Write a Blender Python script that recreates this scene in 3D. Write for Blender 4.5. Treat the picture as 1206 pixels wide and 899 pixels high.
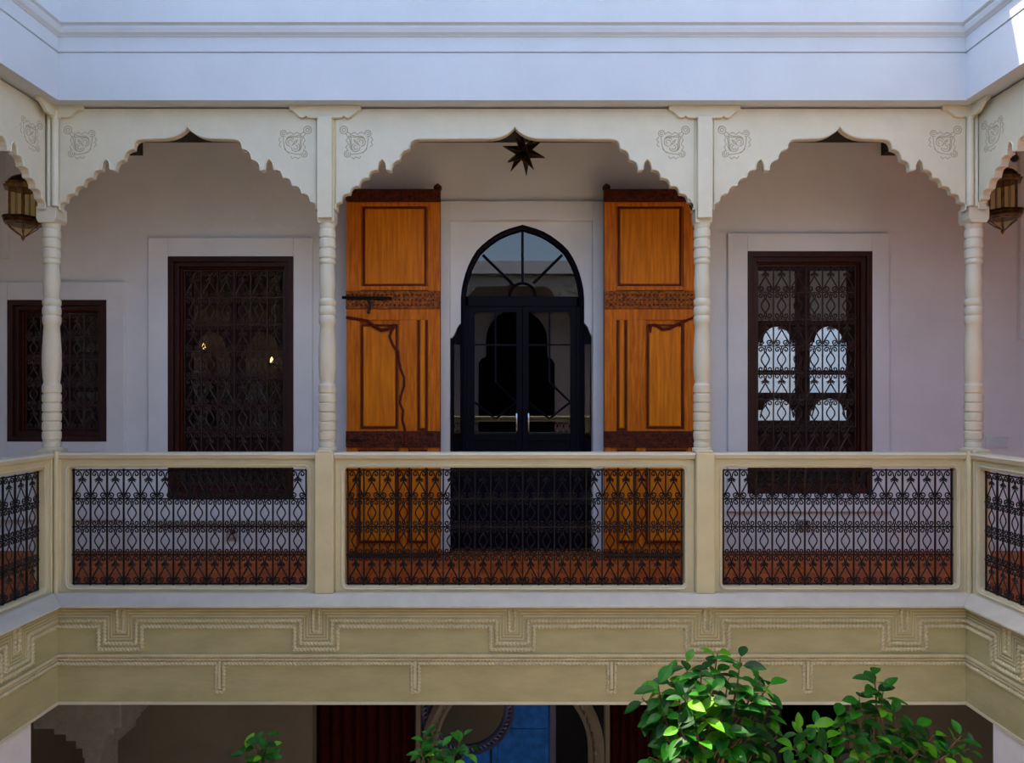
import bpy, math, random
from mathutils import Vector, Matrix
R = math.radians
PI = math.pi
random.seed(7)
for o in list(bpy.data.objects):
    bpy.data.objects.remove(o)
scn = bpy.context.scene
COL = scn.collection

# ------------------------------------------------------------------ camera
CAMD, FPX, HOR, CAMZ, VPX = 5.3, 874.5, 465.0, 1.44, 603.0
cam = bpy.data.cameras.new('camera')
camo = bpy.data.objects.new('camera', cam)
COL.objects.link(camo)
camo.location = (0, -CAMD, CAMZ)
camo.rotation_euler = (R(90), 0, 0)
cam.sensor_fit = 'HORIZONTAL'
cam.sensor_width = 36
cam.lens = 36 * FPX / 1206
cam.shift_y = (HOR - 449.5) / 1206
cam.clip_start = 0.05
scn.camera = camo

# ------------------------------------------------------------------ sky, sun, exposure
SUN = Vector((0.35, -0.22, -0.92)).normalized()      # direction the light travels
w = bpy.data.worlds.new('world')
scn.world = w
w.use_nodes = True
nt = w.node_tree
nt.nodes.clear()
wo = nt.nodes.new('ShaderNodeOutputWorld')
bg = nt.nodes.new('ShaderNodeBackground')
sky = nt.nodes.new('ShaderNodeTexSky')
sky.sky_type = 'NISHITA'
sky.sun_disc = False
sky.sun_elevation = math.asin(-SUN.z)
sky.sun_rotation = math.atan2(-SUN.x, -SUN.y)
sky.air_density = 1.0
sky.dust_density = 2.5
sky.ozone_density = 1.0
bg.inputs['Strength'].default_value = 0.32
nt.links.new(sky.outputs[0], bg.inputs[0])
nt.links.new(bg.outputs[0], wo.inputs[0])
sl = bpy.data.lights.new('sun', 'SUN')
sl.energy = 8.0
sl.angle = R(0.53)
sl.color = (1.0, 0.86, 0.66)
so = bpy.data.objects.new('sun', sl)
COL.objects.link(so)
so.location = (0, 0, 12)
so.rotation_euler = SUN.to_track_quat('-Z', 'Y').to_euler()
scn.view_settings.view_transform = 'Standard'
scn.view_settings.look = 'None'
scn.view_settings.gamma = 1
scn.view_settings.use_curve_mapping = False
scn.view_settings.exposure = 1.0


# ------------------------------------------------------------------ measuring helpers (photo measures -> metres at a known depth)
def X(px, Y=0.0):
    return (px - VPX) * (CAMD + Y) / FPX


def Z(py, Y=0.0):
    return CAMZ + (HOR - py) * (CAMD + Y) / FPX


# ------------------------------------------------------------------ materials
def mat(name, col, rough=0.6, metal=0.0, var=0.0, vscale=3.0, bump=0.0, bscale=60.0, stretch=None, col2=None,
        spec=0.5, wave=None, detail=4.0):
    m = bpy.data.materials.new(name)
    m.use_nodes = True
    n = m.node_tree.nodes
    l = m.node_tree.links
    b = n['Principled BSDF']
    b.inputs['Base Color'].default_value = (*col, 1)
    b.inputs['Roughness'].default_value = rough
    b.inputs['Metallic'].default_value = metal
    b.inputs['Specular IOR Level'].default_value = spec
    tc = n.new('ShaderNodeTexCoord')
    mp = n.new('ShaderNodeMapping')
    l.new(tc.outputs['Object'], mp.inputs[0])
    if stretch:
        mp.inputs['Scale'].default_value = stretch
    if var or col2:
        nz = n.new('ShaderNodeTexNoise')
        nz.inputs['Scale'].default_value = vscale
        nz.inputs['Detail'].default_value = detail
        nz.inputs['Roughness'].default_value = 0.6
        l.new(mp.outputs[0], nz.inputs['Vector'])
        r = n.new('ShaderNodeValToRGB')
        c2 = col2 if col2 else tuple(c * (1 - var) for c in col)
        r.color_ramp.elements[0].position = 0.35
        r.color_ramp.elements[1].position = 0.65
        r.color_ramp.elements[0].color = (*c2, 1)
        r.color_ramp.elements[1].color = (*col, 1)
        l.new(nz.outputs['Fac'], r.inputs[0])
        l.new(r.outputs[0], b.inputs['Base Color'])
    if bump:
        nb = n.new('ShaderNodeTexNoise')
        nb.inputs['Scale'].default_value = bscale
        nb.inputs['Detail'].default_value = 3
        l.new(mp.outputs[0], nb.inputs['Vector'])
        bp = n.new('ShaderNodeBump')
        bp.inputs['Strength'].default_value = bump
        bp.inputs['Distance'].default_value = 0.01
        l.new(nb.outputs['Fac'], bp.inputs['Height'])
        l.new(bp.outputs[0], b.inputs['Normal'])
    return m


M = {}
M['plaster'] = mat('plaster', (0.83, 0.835, 0.845), 0.85, var=0.10, vscale=1.3, bump=0.25, bscale=14)
M['parapet'] = mat('parapet_paint', (0.53, 0.57, 0.62), 0.8, var=0.06, vscale=2.0, bump=0.25, bscale=10)
M['cream'] = mat('cream_paint', (0.64, 0.565, 0.35), 0.45, var=0.10, vscale=5, bump=0.15, bscale=30)
M['cream_light'] = mat('cream_paint_light', (0.62, 0.575, 0.44), 0.45, var=0.08, vscale=6, bump=0.12, bscale=30)
M['ornament'] = mat('ornament_shade_paint', (0.36, 0.31, 0.21), 0.55, var=0.1, vscale=20)  # darker than the boards' cream: shade of carved grooves put into the colour
M['rope'] = mat('rope_highlight_paint', (0.60, 0.54, 0.345), 0.45, var=0.15, vscale=8)  # lighter than the fascia: highlights on the relief are painted in
M['fascia'] = mat('fascia_paint', (0.43, 0.395, 0.215), 0.5, var=0.16, vscale=3, bump=0.3, bscale=12, stretch=(1, 1, 3))
M['ledge'] = mat('ledge_paint', (0.56, 0.525, 0.45), 0.45, var=0.12, vscale=6, bump=0.1)
M['brown'] = mat('dark_brown_wood', (0.045, 0.010, 0.008), 0.45, spec=0.3, var=0.4, vscale=8, stretch=(4, 4, 0.6))
M['casement'] = mat('casement_wood', (0.030, 0.008, 0.007), 0.5, spec=0.3, var=0.3, vscale=8)
M['orange'] = mat('orange_wood', (0.70, 0.19, 0.004), 0.5, spec=0.2, col2=(0.40, 0.085, 0.002), vscale=5, stretch=(9, 9, 0.7), bump=0.15,
                  bscale=20, detail=8)
M['orange_panel'] = mat('orange_panel_wood', (0.76, 0.23, 0.004), 0.5, spec=0.2, col2=(0.52, 0.135, 0.003), vscale=4,
                        stretch=(9, 9, 0.6), bump=0.12, bscale=20, detail=8)
M['carved'] = mat('carved_wood', (0.42, 0.12, 0.008), 0.5, spec=0.25, col2=(0.10, 0.022, 0.004), vscale=45, bump=1.0, bscale=70)
M['dark_carved'] = mat('dark_carved_wood', (0.14, 0.025, 0.006), 0.55, spec=0.2, col2=(0.03, 0.008, 0.004), vscale=40, bump=0.8, bscale=60)
M['groove'] = mat('red_brown_moulding', (0.12, 0.012, 0.003), 0.5, spec=0.2, var=0.3, vscale=20)
M['iron'] = mat('wrought_iron', (0.007, 0.005, 0.006), 0.5, metal=0.0, var=0.3, vscale=30, spec=0.25)
M['iron_brown'] = mat('window_iron', (0.050, 0.024, 0.020), 0.45, var=0.3, vscale=30, spec=0.4)
M['navy'] = mat('navy_door_paint', (0.003, 0.003, 0.011), 0.45, var=0.2, vscale=10, spec=0.1)
M['brass'] = mat('aged_brass', (0.30, 0.16, 0.05), 0.4, metal=0.8, col2=(0.09, 0.045, 0.014), vscale=25)
M['dark_metal'] = mat('dark_metal', (0.030, 0.018, 0.012), 0.4, metal=0.6, var=0.4, vscale=20)
M['steel'] = mat('handle_steel', (0.55, 0.55, 0.58), 0.25, metal=1.0, var=0.1, vscale=30)
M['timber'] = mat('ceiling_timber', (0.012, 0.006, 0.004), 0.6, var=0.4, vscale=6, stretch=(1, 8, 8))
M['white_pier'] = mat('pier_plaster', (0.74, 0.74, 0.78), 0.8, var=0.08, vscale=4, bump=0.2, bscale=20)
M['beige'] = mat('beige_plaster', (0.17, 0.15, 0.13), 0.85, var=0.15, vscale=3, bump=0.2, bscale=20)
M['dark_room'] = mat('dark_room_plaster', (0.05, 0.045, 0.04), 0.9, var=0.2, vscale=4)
M['grey_stucco'] = mat('grey_stucco', (0.30, 0.30, 0.31), 0.8, var=0.2, vscale=10, bump=0.4, bscale=40)
M['curtain'] = mat('red_curtain', (0.040, 0.004, 0.004), 0.9, spec=0.1, var=0.3, vscale=12)
M['blue'] = mat('blue_door_paint', (0.010, 0.13, 0.60), 0.5, spec=0.1, var=0.35, vscale=12, bump=0.3, bscale=40)
M['blue_dark'] = mat('dark_blue_paint', (0.02, 0.03, 0.15), 0.5, var=0.3, vscale=14)
M['bark'] = mat('bark', (0.16, 0.085, 0.045), 0.8, var=0.4, vscale=20, bump=0.5)
M['pot'] = mat('terracotta_pot', (0.35, 0.13, 0.06), 0.8, var=0.2, vscale=8)
M['soil'] = mat('soil', (0.03, 0.02, 0.014), 0.95, var=0.3, vscale=40)
M['ground'] = mat('ground_tile', (0.52, 0.42, 0.30), 0.5, var=0.25, vscale=6)
M['plastic'] = mat('pale_plastic', (0.45, 0.38, 0.36), 0.5, var=0.05, vscale=10)
M['black'] = mat('black_plastic', (0.01, 0.01, 0.01), 0.4, var=0.1, vscale=10)

# terracotta floor tiles
m = bpy.data.materials.new('terracotta_floor')
m.use_nodes = True
n = m.node_tree.nodes
l = m.node_tree.links
b = n['Principled BSDF']
b.inputs['Roughness'].default_value = 0.6
b.inputs['Specular IOR Level'].default_value = 0.15
tc = n.new('ShaderNodeTexCoord')
bk = n.new('ShaderNodeTexBrick')
bk.offset = 0.5
bk.inputs['Scale'].default_value = 5
bk.inputs['Brick Width'].default_value = 0.8
bk.inputs['Row Height'].default_value = 0.8
bk.inputs['Mortar Size'].default_value = 0.02
bk.inputs['Color1'].default_value = (0.55, 0.13, 0.022, 1)
bk.inputs['Color2'].default_value = (0.42, 0.085, 0.014, 1)
bk.inputs['Mortar'].default_value = (0.08, 0.03, 0.015, 1)
l.new(tc.outputs['Object'], bk.inputs['Vector'])
l.new(bk.outputs[0], b.inputs['Base Color'])
M['floor'] = m

# thin window glass: transparent with a Fresnel reflection
def glass(name, tint, ior=1.6, rough=0.0):
    m = bpy.data.materials.new(name)
    m.use_nodes = True
    n = m.node_tree.nodes
    l = m.node_tree.links
    n.clear()
    o = n.new('ShaderNodeOutputMaterial')
    mx = n.new('ShaderNodeMixShader')
    tr = n.new('ShaderNodeBsdfTransparent')
    tr.inputs[0].default_value = (*tint, 1)
    gl = n.new('ShaderNodeBsdfGlossy')
    gl.inputs['Roughness'].default_value = rough
    fr = n.new('ShaderNodeFresnel')
    fr.inputs[0].default_value = ior
    l.new(fr.outputs[0], mx.inputs[0])
    l.new(tr.outputs[0], mx.inputs[1])
    l.new(gl.outputs[0], mx.inputs[2])
    l.new(mx.outputs[0], o.inputs[0])
    return m


M['glass'] = glass('window_glass', (0.75, 0.78, 0.76), 1.5)
M['door_glass'] = glass('door_glass', (0.14, 0.15, 0.18), 1.8)
M['lantern_glass'] = glass('lantern_glass', (0.92, 0.85, 0.62), 1.4, 0.2)

# leaves: colour varies from leaf to leaf
m = bpy.data.materials.new('leaf')
m.use_nodes = True
n = m.node_tree.nodes
l = m.node_tree.links
b = n['Principled BSDF']
b.inputs['Roughness'].default_value = 0.5
b.inputs['Specular IOR Level'].default_value = 0.3
oi = n.new('ShaderNodeObjectInfo')
rp = n.new('ShaderNodeValToRGB')
e = rp.color_ramp.elements
e[0].position = 0.0
e[0].color = (0.004, 0.045, 0.004, 1)
e[1].position = 1.0
e[1].color = (0.13, 0.36, 0.008, 1)
x = e.new(0.5)
x.color = (0.008, 0.115, 0.004, 1)
x = e.new(0.78)
x.color = (0.02, 0.20, 0.004, 1)
l.new(oi.outputs['Random'], rp.inputs[0])
l.new(rp.outputs[0], b.inputs['Base Color'])
tl = n.new('ShaderNodeBsdfTranslucent')
l.new(rp.outputs[0], tl.inputs[0])
mx = n.new('ShaderNodeMixShader')
mx.inputs[0].default_value = 0.3
out = n['Material Output']
l.new(b.outputs[0], mx.inputs[1])
l.new(tl.outputs[0], mx.inputs[2])
l.new(mx.outputs[0], out.inputs[0])
M['leaf'] = m

# warm lamp
m = bpy.data.materials.new('warm_lamp')
m.use_nodes = True
m.node_tree.nodes['Principled BSDF'].inputs['Emission Color'].default_value = (1.0, 0.55, 0.2, 1)
m.node_tree.nodes['Principled BSDF'].inputs['Emission Strength'].default_value = 3.0
M['lamp'] = m


# ------------------------------------------------------------------ mesh builder
class MB:
    def __init__(s):
        s.v = []
        s.f = []

    def add(s, vs, fs):
        b = len(s.v)
        s.v += [tuple(p) for p in vs]
        s.f += [tuple(i + b for i in f) for f in fs]
        return s

    def box(s, x0, x1, y0, y1, z0, z1):
        if x0 > x1: x0, x1 = x1, x0
        if y0 > y1: y0, y1 = y1, y0
        if z0 > z1: z0, z1 = z1, z0
        vs = [(x0, y0, z0), (x1, y0, z0), (x1, y1, z0), (x0, y1, z0), (x0, y0, z1), (x1, y0, z1), (x1, y1, z1), (x0, y1, z1)]
        fs = [(0, 3, 2, 1), (4, 5, 6, 7), (0, 1, 5, 4), (1, 2, 6, 5), (2, 3, 7, 6), (3, 0, 4, 7)]
        return s.add(vs, fs)

    def prism(s, poly, y0, y1):            # poly in (x,z), extruded along y; poly counter-clockwise seen from -y
        n = len(poly)
        a = sum(poly[i][0] * poly[(i + 1) % n][1] - poly[(i + 1) % n][0] * poly[i][1] for i in range(n))
        if a < 0: poly = poly[::-1]
        if y0 > y1: y0, y1 = y1, y0
        vs = [(p[0], y0, p[1]) for p in poly] + [(p[0], y1, p[1]) for p in poly]
        fs = [tuple(range(n)), tuple(range(2 * n - 1, n - 1, -1))]
        for i in range(n):
            j = (i + 1) % n
            fs.append((i, i + n, j + n, j))
        return s.add(vs, fs)

    def prof(s, poly, x0, x1):             # poly in (y,z) extruded along x
        n = len(poly)
        a = sum(poly[i][0] * poly[(i + 1) % n][1] - poly[(i + 1) % n][0] * poly[i][1] for i in range(n))
        if a < 0: poly = poly[::-1]
        vs = [(x0, p[0], p[1]) for p in poly] + [(x1, p[0], p[1]) for p in poly]
        fs = [tuple(range(n - 1, -1, -1)), tuple(range(n, 2 * n))]
        for i in range(n):
            j = (i + 1) % n
            fs.append((i, j, j + n, i + n))
        return s.add(vs, fs)

    def ring(s, inner, outer, y0, y1):     # two matching closed loops in (x,z)
        n = len(inner)
        vs = [(p[0], y0, p[1]) for p in inner] + [(p[0], y0, p[1]) for p in outer]
        vs += [(p[0], y1, p[1]) for p in inner] + [(p[0], y1, p[1]) for p in outer]
        fs = []
        for i in range(n):
            j = (i + 1) % n
            fs += [(i, j, n + j, n + i), (2 * n + i, 3 * n + i, 3 * n + j, 2 * n + j),
                   (i, 2 * n + i, 2 * n + j, j), (n + i, n + j, 3 * n + j, 3 * n + i)]
        return s.add(vs, fs)

    def lathe(s, prof, c=(0, 0), n=20):    # prof (r,z)
        vs = []
        fs = []
        for r, z in prof:
            for k in range(n):
                a = 2 * PI * k / n
                vs.append((c[0] + r * math.cos(a), c[1] + r * math.sin(a), z))
        for i in range(len(prof) - 1):
            for k in range(n):
                k2 = (k + 1) % n
                fs.append((i * n + k, i * n + k2, (i + 1) * n + k2, (i + 1) * n + k))
        fs.append(tuple(range(n - 1, -1, -1)))
        m_ = (len(prof) - 1) * n
        fs.append(tuple(range(m_, m_ + n)))
        return s.add(vs, fs)

    def tube(s, pts, r, n=4, closed=False, rot=0.0):
        pts = [Vector(p) for p in pts]
        N = len(pts)
        vs = []
        fs = []
        rr = r if isinstance(r, (list, tuple)) else [r] * N
        up = None
        for i, p in enumerate(pts):
            a = pts[(i - 1) % N] if (closed or i > 0) else p
            c = pts[(i + 1) % N] if (closed or i < N - 1) else p
            t = (c - a)
            if t.length < 1e-9: t = Vector((0, 0, 1))
            t.normalize()
            if up is None:
                up = Vector((0, 1, 0)) if abs(t.y) < 0.9 else Vector((1, 0, 0))
            u = up - t * up.dot(t)
            if u.length < 1e-6: u = t.orthogonal()
            u.normalize()
            up = u
            v = t.cross(u)
            for k in range(n):
                an = rot + 2 * PI * k / n
                vs.append(p + (u * math.cos(an) + v * math.sin(an)) * rr[i])
        m_ = N if closed else N - 1
        for i in range(m_):
            i2 = (i + 1) % N
            for k in range(n):
                k2 = (k + 1) % n
                fs.append((i * n + k, i * n + k2, i2 * n + k2, i2 * n + k))
        if not closed:
            fs.append(tuple(range(n - 1, -1, -1)))
            fs.append(tuple(range((N - 1) * n, N * n)))
        return s.add(vs, fs)

    def rope(s, pts, y, r=0.013, pitch=0.026):     # twisted rope moulding along a path in (x,z) lying on the plane y
        P = [Vector((p[0], p[1])) for p in pts]
        out = []
        tot = 0
        step = pitch / 4
        for i in range(len(P) - 1):
            a, c = P[i], P[i + 1]
            L = (c - a).length
            k = max(1, int(L / step))
            for q in range(k):
                out.append((a + (c - a) * q / k, tot + L * q / k))
            tot += L
        out.append((P[-1], tot))
        n = 6
        vs = []
        fs = []
        N = len(out)
        for i, (p, d) in enumerate(out):
            a = out[max(0, i - 1)][0]
            c = out[min(N - 1, i + 1)][0]
            t = (c - a).normalized()
            nx = Vector((-t.y, t.x))
            for k in range(n):
                th = PI * k / (n - 1)
                rad = r * (1 + 0.34 * math.cos(2 * th - 2 * PI * d / pitch))
                q = p + nx * (rad * math.cos(th))
                vs.append((q.x, y - rad * math.sin(th), q.y))
        for i in range(N - 1):
            for k in range(n - 1):
                fs.append((i * n + k, i * n + k + 1, (i + 1) * n + k + 1, (i + 1) * n + k))
        return s.add(vs, fs)

    def mesh(s, name, m, smooth=False):
        me = bpy.data.meshes.new(name)
        me.from_pydata(s.v, [], s.f)
        me.materials.append(m)
        me.validate()
        if smooth:
            me.shade_smooth()
            try:
                me.set_sharp_from_angle(angle=R(40))
            except Exception:
                pass
        me.update()
        return me

    def build(s, name, m, parent=None, smooth=False, bevel=0, loc=None):
        off = loc if loc else None
        if off:
            s.v = [(p[0] - off[0], p[1] - off[1], p[2] - off[2]) for p in s.v]
        o = bpy.data.objects.new(name, s.mesh(name, m, smooth))
        COL.objects.link(o)
        if off: o.location = off
        if parent: o.parent = parent
        if bevel:
            md = o.modifiers.new('bevel', 'BEVEL')
            md.width = bevel
            md.segments = 2
            md.limit_method = 'ANGLE'
        return o


def inst(name, me, parent, loc=(0, 0, 0), scale=None, rot=None):
    o = bpy.data.objects.new(name, me)
    COL.objects.link(o)
    o.parent = parent
    o.location = loc
    if scale: o.scale = scale
    if rot: o.rotation_euler = rot
    return o


def thing(name, label, cat, loc=(0, 0, 0), rz=0.0, group=None):
    o = bpy.data.objects.new(name, None)
    COL.objects.link(o)
    o.location = loc
    o.rotation_euler = (0, 0, rz)
    o.empty_display_size = 0.1
    o['label'] = label
    o['category'] = cat
    if group: o['group'] = group
    return o


def structure(name, loc=(0, 0, 0), rz=0.0, label=None):
    o = bpy.data.objects.new(name, None)
    COL.objects.link(o)
    o.location = loc
    o.rotation_euler = (0, 0, rz)
    o['kind'] = 'structure'
    if label: o['label'] = label
    return o


def st(o, label=None):
    o['kind'] = 'structure'
    if label: o['label'] = label
    return o


def copy_tree(o, parent=None):
    c = o.copy()
    COL.objects.link(c)
    c.parent = parent
    for ch in list(o.children):
        copy_tree(ch, c)
    return c


def relabel(o, label, group=None):
    o['label'] = label
    return o


# ------------------------------------------------------------------ main sizes
HX = 3.24                 # half width of the courtyard (fascia faces)
LEN = 6.03                # length of the courtyard towards the viewer
AX = 3.39                 # column line on the sides
COLY = 0.17               # column line at the back
OUT = 4.95                # outer wall of the side galleries
GY = 1.5                  # back wall of the gallery
ZB = Z(118, 0)            # underside of the parapet wall (3.54)
ZC = 3.75                 # gallery ceiling
ZF = Z(830, 0)            # underside of the fascia
GZ = -4.0                 # courtyard ground
SIDES = {'back': (0, 0, 0), 'left': (-HX, -LEN / 2, R(90)), 'right': (HX, -LEN / 2, R(-90)), 'front': (0, -LEN, R(180))}

# ------------------------------------------------------------------ parapet walls with mouldings
z30, z43, z62 = Z(30.5), Z(43.5), Z(62)
RAISE = 0.27              # the gallery opposite is a little taller
HGT = {'back': 5.68, 'left': 4.9, 'right': 4.9, 'front': 4.35}
for k, (cx, cy, rz) in SIDES.items():
    L = HX + 0.30 if k in ('back', 'front') else LEN / 2
    H = HGT[k]
    p = [(0.30, H), (-0.055, H), (-0.055, z30), (-0.035, z30 - 0.012), (-0.040, z30 - 0.03), (-0.030, z43 + 0.02), (-0.012, z43 + 0.004),
         (-0.012, z43), (-0.004, z43 - 0.006), (-0.004, z62 + 0.006), (0.008, z62 + 0.003), (0.008, z62 - 0.003), (0.0, z62 - 0.006),
         (0.0, ZB), (0.30, ZB)]
    if k == 'front':
        p = [(0.30, 4.06), (0.0, 4.06), (0.0, ZB + RAISE), (0.30, ZB + RAISE)]
    o = MB().prof(p, -L, L).build('wall_upper_' + k, M['parapet'])
    o.location = (cx, cy, 0)
    o.rotation_euler = (0, 0, rz)
    st(o)

# ------------------------------------------------------------------ gallery floors, ceilings, ground
def slab(name, m, x0, x1, y0, y1, z0, z1):
    return st(MB().box(x0, x1, y0, y1, z0, z1).build(name, m))


BY = -LEN - GY
slab('floor_back_gallery', M['floor'], -OUT, OUT, 0.26, GY, -0.2, 0.01)
slab('floor_left_gallery', M['floor'], -OUT, -HX - 0.26, BY, 0.26, -0.2, 0.01)
slab('floor_right_gallery', M['floor'], HX + 0.26, OUT, BY, 0.26, -0.2, 0.01)
slab('floor_front_gallery', M['floor'], -HX - 0.26, HX + 0.26, BY, -LEN - 0.26, -0.2, 0.01)
slab('ceiling_back_gallery', M['timber'], -OUT, OUT, 0.3, GY, ZC, ZC + 0.15)
slab('ceiling_left_gallery', M['timber'], -OUT, -HX - 0.3, BY, 0.3, ZC, ZC + 0.15)
slab('ceiling_right_gallery', M['timber'], HX + 0.3, OUT, BY, 0.3, ZC, ZC + 0.15)
slab('ceiling_front_gallery', M['timber'], -HX - 0.3, HX + 0.3, BY, -LEN - 0.3, ZC + 0.06, ZC + 0.15)
slab('floor_courtyard', M['ground'], -OUT, OUT, BY, GY, GZ - 0.2, GZ)
slab('ceiling_ground_back', M['timber'], -OUT, OUT, 0.25, GY, -0.32, -0.2)
slab('ceiling_ground_left', M['timber'], -OUT, -HX - 0.25, BY, 0.25, -0.32, -0.2)
slab('ceiling_ground_right', M['timber'], HX + 0.25, OUT, BY, 0.25, -0.32, -0.2)
# timber beams crossing the gallery at the corner columns
for nm, bx in (('ceiling_beam_left', -AX - 0.05), ('ceiling_beam_right', AX + 0.05)):
    slab(nm, M['timber'], bx - 0.06, bx + 0.06, 0.3, GY, 3.63, ZC)

# ------------------------------------------------------------------ walls
def wall_holes(name, m, x0, x1, z0, z1, y0, y1, holes):
    xs = sorted({x0, x1, *[h[0] for h in holes], *[h[1] for h in holes]})
    zs = sorted({z0, z1, *[h[2] for h in holes], *[h[3] for h in holes]})
    mb = MB()

    def solid(i, j):
        if i < 0 or j < 0 or i >= len(xs) - 1 or j >= len(zs) - 1: return False
        cx_, cz_ = (xs[i] + xs[i + 1]) / 2, (zs[j] + zs[j + 1]) / 2
        return not any(h[0] < cx_ < h[1] and h[2] < cz_ < h[3] for h in holes)
    for i in range(len(xs) - 1):
        for j in range(len(zs) - 1):
            if not solid(i, j): continue
            a, c, d, e_ = xs[i], xs[i + 1], zs[j], zs[j + 1]
            mb.add([(a, y0, d), (c, y0, d), (c, y0, e_), (a, y0, e_)], [(0, 1, 2, 3)])
            mb.add([(a, y1, d), (c, y1, d), (c, y1, e_), (a, y1, e_)], [(3, 2, 1, 0)])
            if not solid(i - 1, j): mb.add([(a, y0, d), (a, y0, e_), (a, y1, e_), (a, y1, d)], [(0, 1, 2, 3)])
            if not solid(i + 1, j): mb.add([(c, y0, d), (c, y1, d), (c, y1, e_), (c, y0, e_)], [(0, 1, 2, 3)])
            if not solid(i, j - 1): mb.add([(a, y0, d), (a, y1, d), (c, y1, d), (c, y0, d)], [(0, 1, 2, 3)])
            if not solid(i, j + 1): mb.add([(a, y0, e_), (c, y0, e_), (c, y1, e_), (a, y1, e_)], [(0, 1, 2, 3)])
    return st(mb.build(name, m))


def bp(a, c, d, e_):      # measured rectangle on the back wall -> x0,x1,z0,z1
    return (X(a, GY), X(c, GY), Z(e_, GY), Z(d, GY))


W_SMALL = bp(12, 128, 354, 520)
W_LEFT = bp(200, 347, 303, 588)
W_RIGHT = bp(879, 1025, 297, 581)
D_MID = bp(530, 698, 260, 646)
D_MID = (D_MID[0], D_MID[1], 0.01, D_MID[3])
wall_holes('wall_back', M['plaster'], -OUT, OUT, 0.01, ZC, GY, GY + 0.25, [W_SMALL, W_LEFT, W_RIGHT, D_MID])
slab('wall_left', M['plaster'], -OUT - 0.2, -OUT, BY, GY, GZ, ZC)
slab('wall_right', M['plaster'], OUT, OUT + 0.2, BY, GY, GZ, ZC)
slab('wall_front', M['plaster'], -OUT, OUT, BY - 0.2, BY, GZ, ZC + 0.06)
# dark keyhole doorway of the gallery opposite, mirrored in the door glass
_h = 0.66
_p = [(-0.82, 0.0), (-0.82, 2.1), (-0.76, 2.2), (-_h, 2.25)] + [(-_h * math.cos(PI * k / 16), 2.6 + _h * math.sin(PI * k / 16)) for k in range(17)] + [(_h, 2.25), (0.76, 2.2), (0.82, 2.1), (0.82, 0.0)]
_o = MB().prism(_p, 0.0, 0.04).build('door_3', M['navy'])
_o.location = (0.1, BY, 0.011)
st(_o)
# rooms behind
def room(tag, x0, x1, y1, m, far_hole=None):
    y0 = GY + 0.25
    slab('floor_room_' + tag, M['floor'], x0, x1, y0, y1, -0.2, 0.0)
    slab('ceiling_room_' + tag, m, x0, x1, y0, y1, 3.4, 3.5)
    slab('wall_west_room_' + tag, m, x0 - 0.1, x0, y0, y1, 0, 3.4)
    slab('wall_east_room_' + tag, m, x1, x1 + 0.1, y0, y1, 0, 3.4)
    wall_holes('wall_far_room_' + tag, m, x0 - 0.1, x1 + 0.1, 0, 3.4, y1, y1 + 0.2, far_hole or [])


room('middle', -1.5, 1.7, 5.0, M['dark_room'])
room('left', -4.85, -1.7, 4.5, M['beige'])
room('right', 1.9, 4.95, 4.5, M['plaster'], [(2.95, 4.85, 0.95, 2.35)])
slab('wall_outside_right', M['white_pier'], 0.5, 8.0, 6.6, 6.8, -1.0, 2.6)


# plaster surrounds (raised frames)
def surround(name, outer, inner, prot=0.04):
    ox0, ox1, oz0, oz1 = outer
    ix0, ix1, iz0, iz1 = inner
    mb = MB()
    y0, y1 = GY - prot, GY
    mb.box(ox0, ix0, y0, y1, oz0, oz1)
    mb.box(ix1, ox1, y0, y1, oz0, oz1)
    mb.box(ix0, ix1, y0, y1, iz1, oz1)
    if iz0 - oz0 > 0.01: mb.box(ix0, ix1, y0, y1, oz0, iz0)
    return st(mb.build(name, M['plaster'], bevel=0.004))


surround('trim_1', bp(177, 369, 281, 612), W_LEFT)
surround('trim_2', bp(-9, 149, 333, 612), W_SMALL)
surround('trim_3', bp(856, 1045, 276, 602), W_RIGHT)
o_ = bp(517, 713, 238, 646)
surround('trim_4', (o_[0], o_[1], 0.01, o_[3]), D_MID)
# ledge line under the left window surround
q = bp(183, 400, 612, 617)
st(MB().box(q[0], q[1], GY - 0.05, GY, q[2], q[3]).build('trim_5', M['ledge'], bevel=0.006))
q = bp(-70, 12, 100, 305)
st(MB().box(max(q[0], -OUT), q[1], GY - 0.05, GY, q[2], ZC).build('trim_6', M['plaster'], bevel=0.004))
q = bp(1198, 1290, 100, 400)
st(MB().box(q[0], min(q[1], OUT), GY - 0.05, GY, q[2], ZC).build('trim_7', M['plaster'], bevel=0.004))


# ------------------------------------------------------------------ wrought iron scroll motifs (shared meshes)
def spiral(cx_, cz_, r0, a0, turns, sgn, n=11, r1=0.004):
    pts = []
    for i in range(n):
        t = i / (n - 1)
        a = a0 + sgn * 2 * PI * turns * t
        r = r0 + (r1 - r0) * t
        pts.append((cx_ + r * math.cos(a), 0, cz_ + r * math.sin(a)))
    return pts


CW, CH = 0.1215, 0.207
WR = 0.0052


def scrolls(mb, s, zt, up):
    # curl beside the bar, opening towards the axis
    c = spiral(s * 0.031, zt, 0.023, PI if s > 0 else 0, 1.2, (-1 if s > 0 else 1) * up)
    return c


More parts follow.
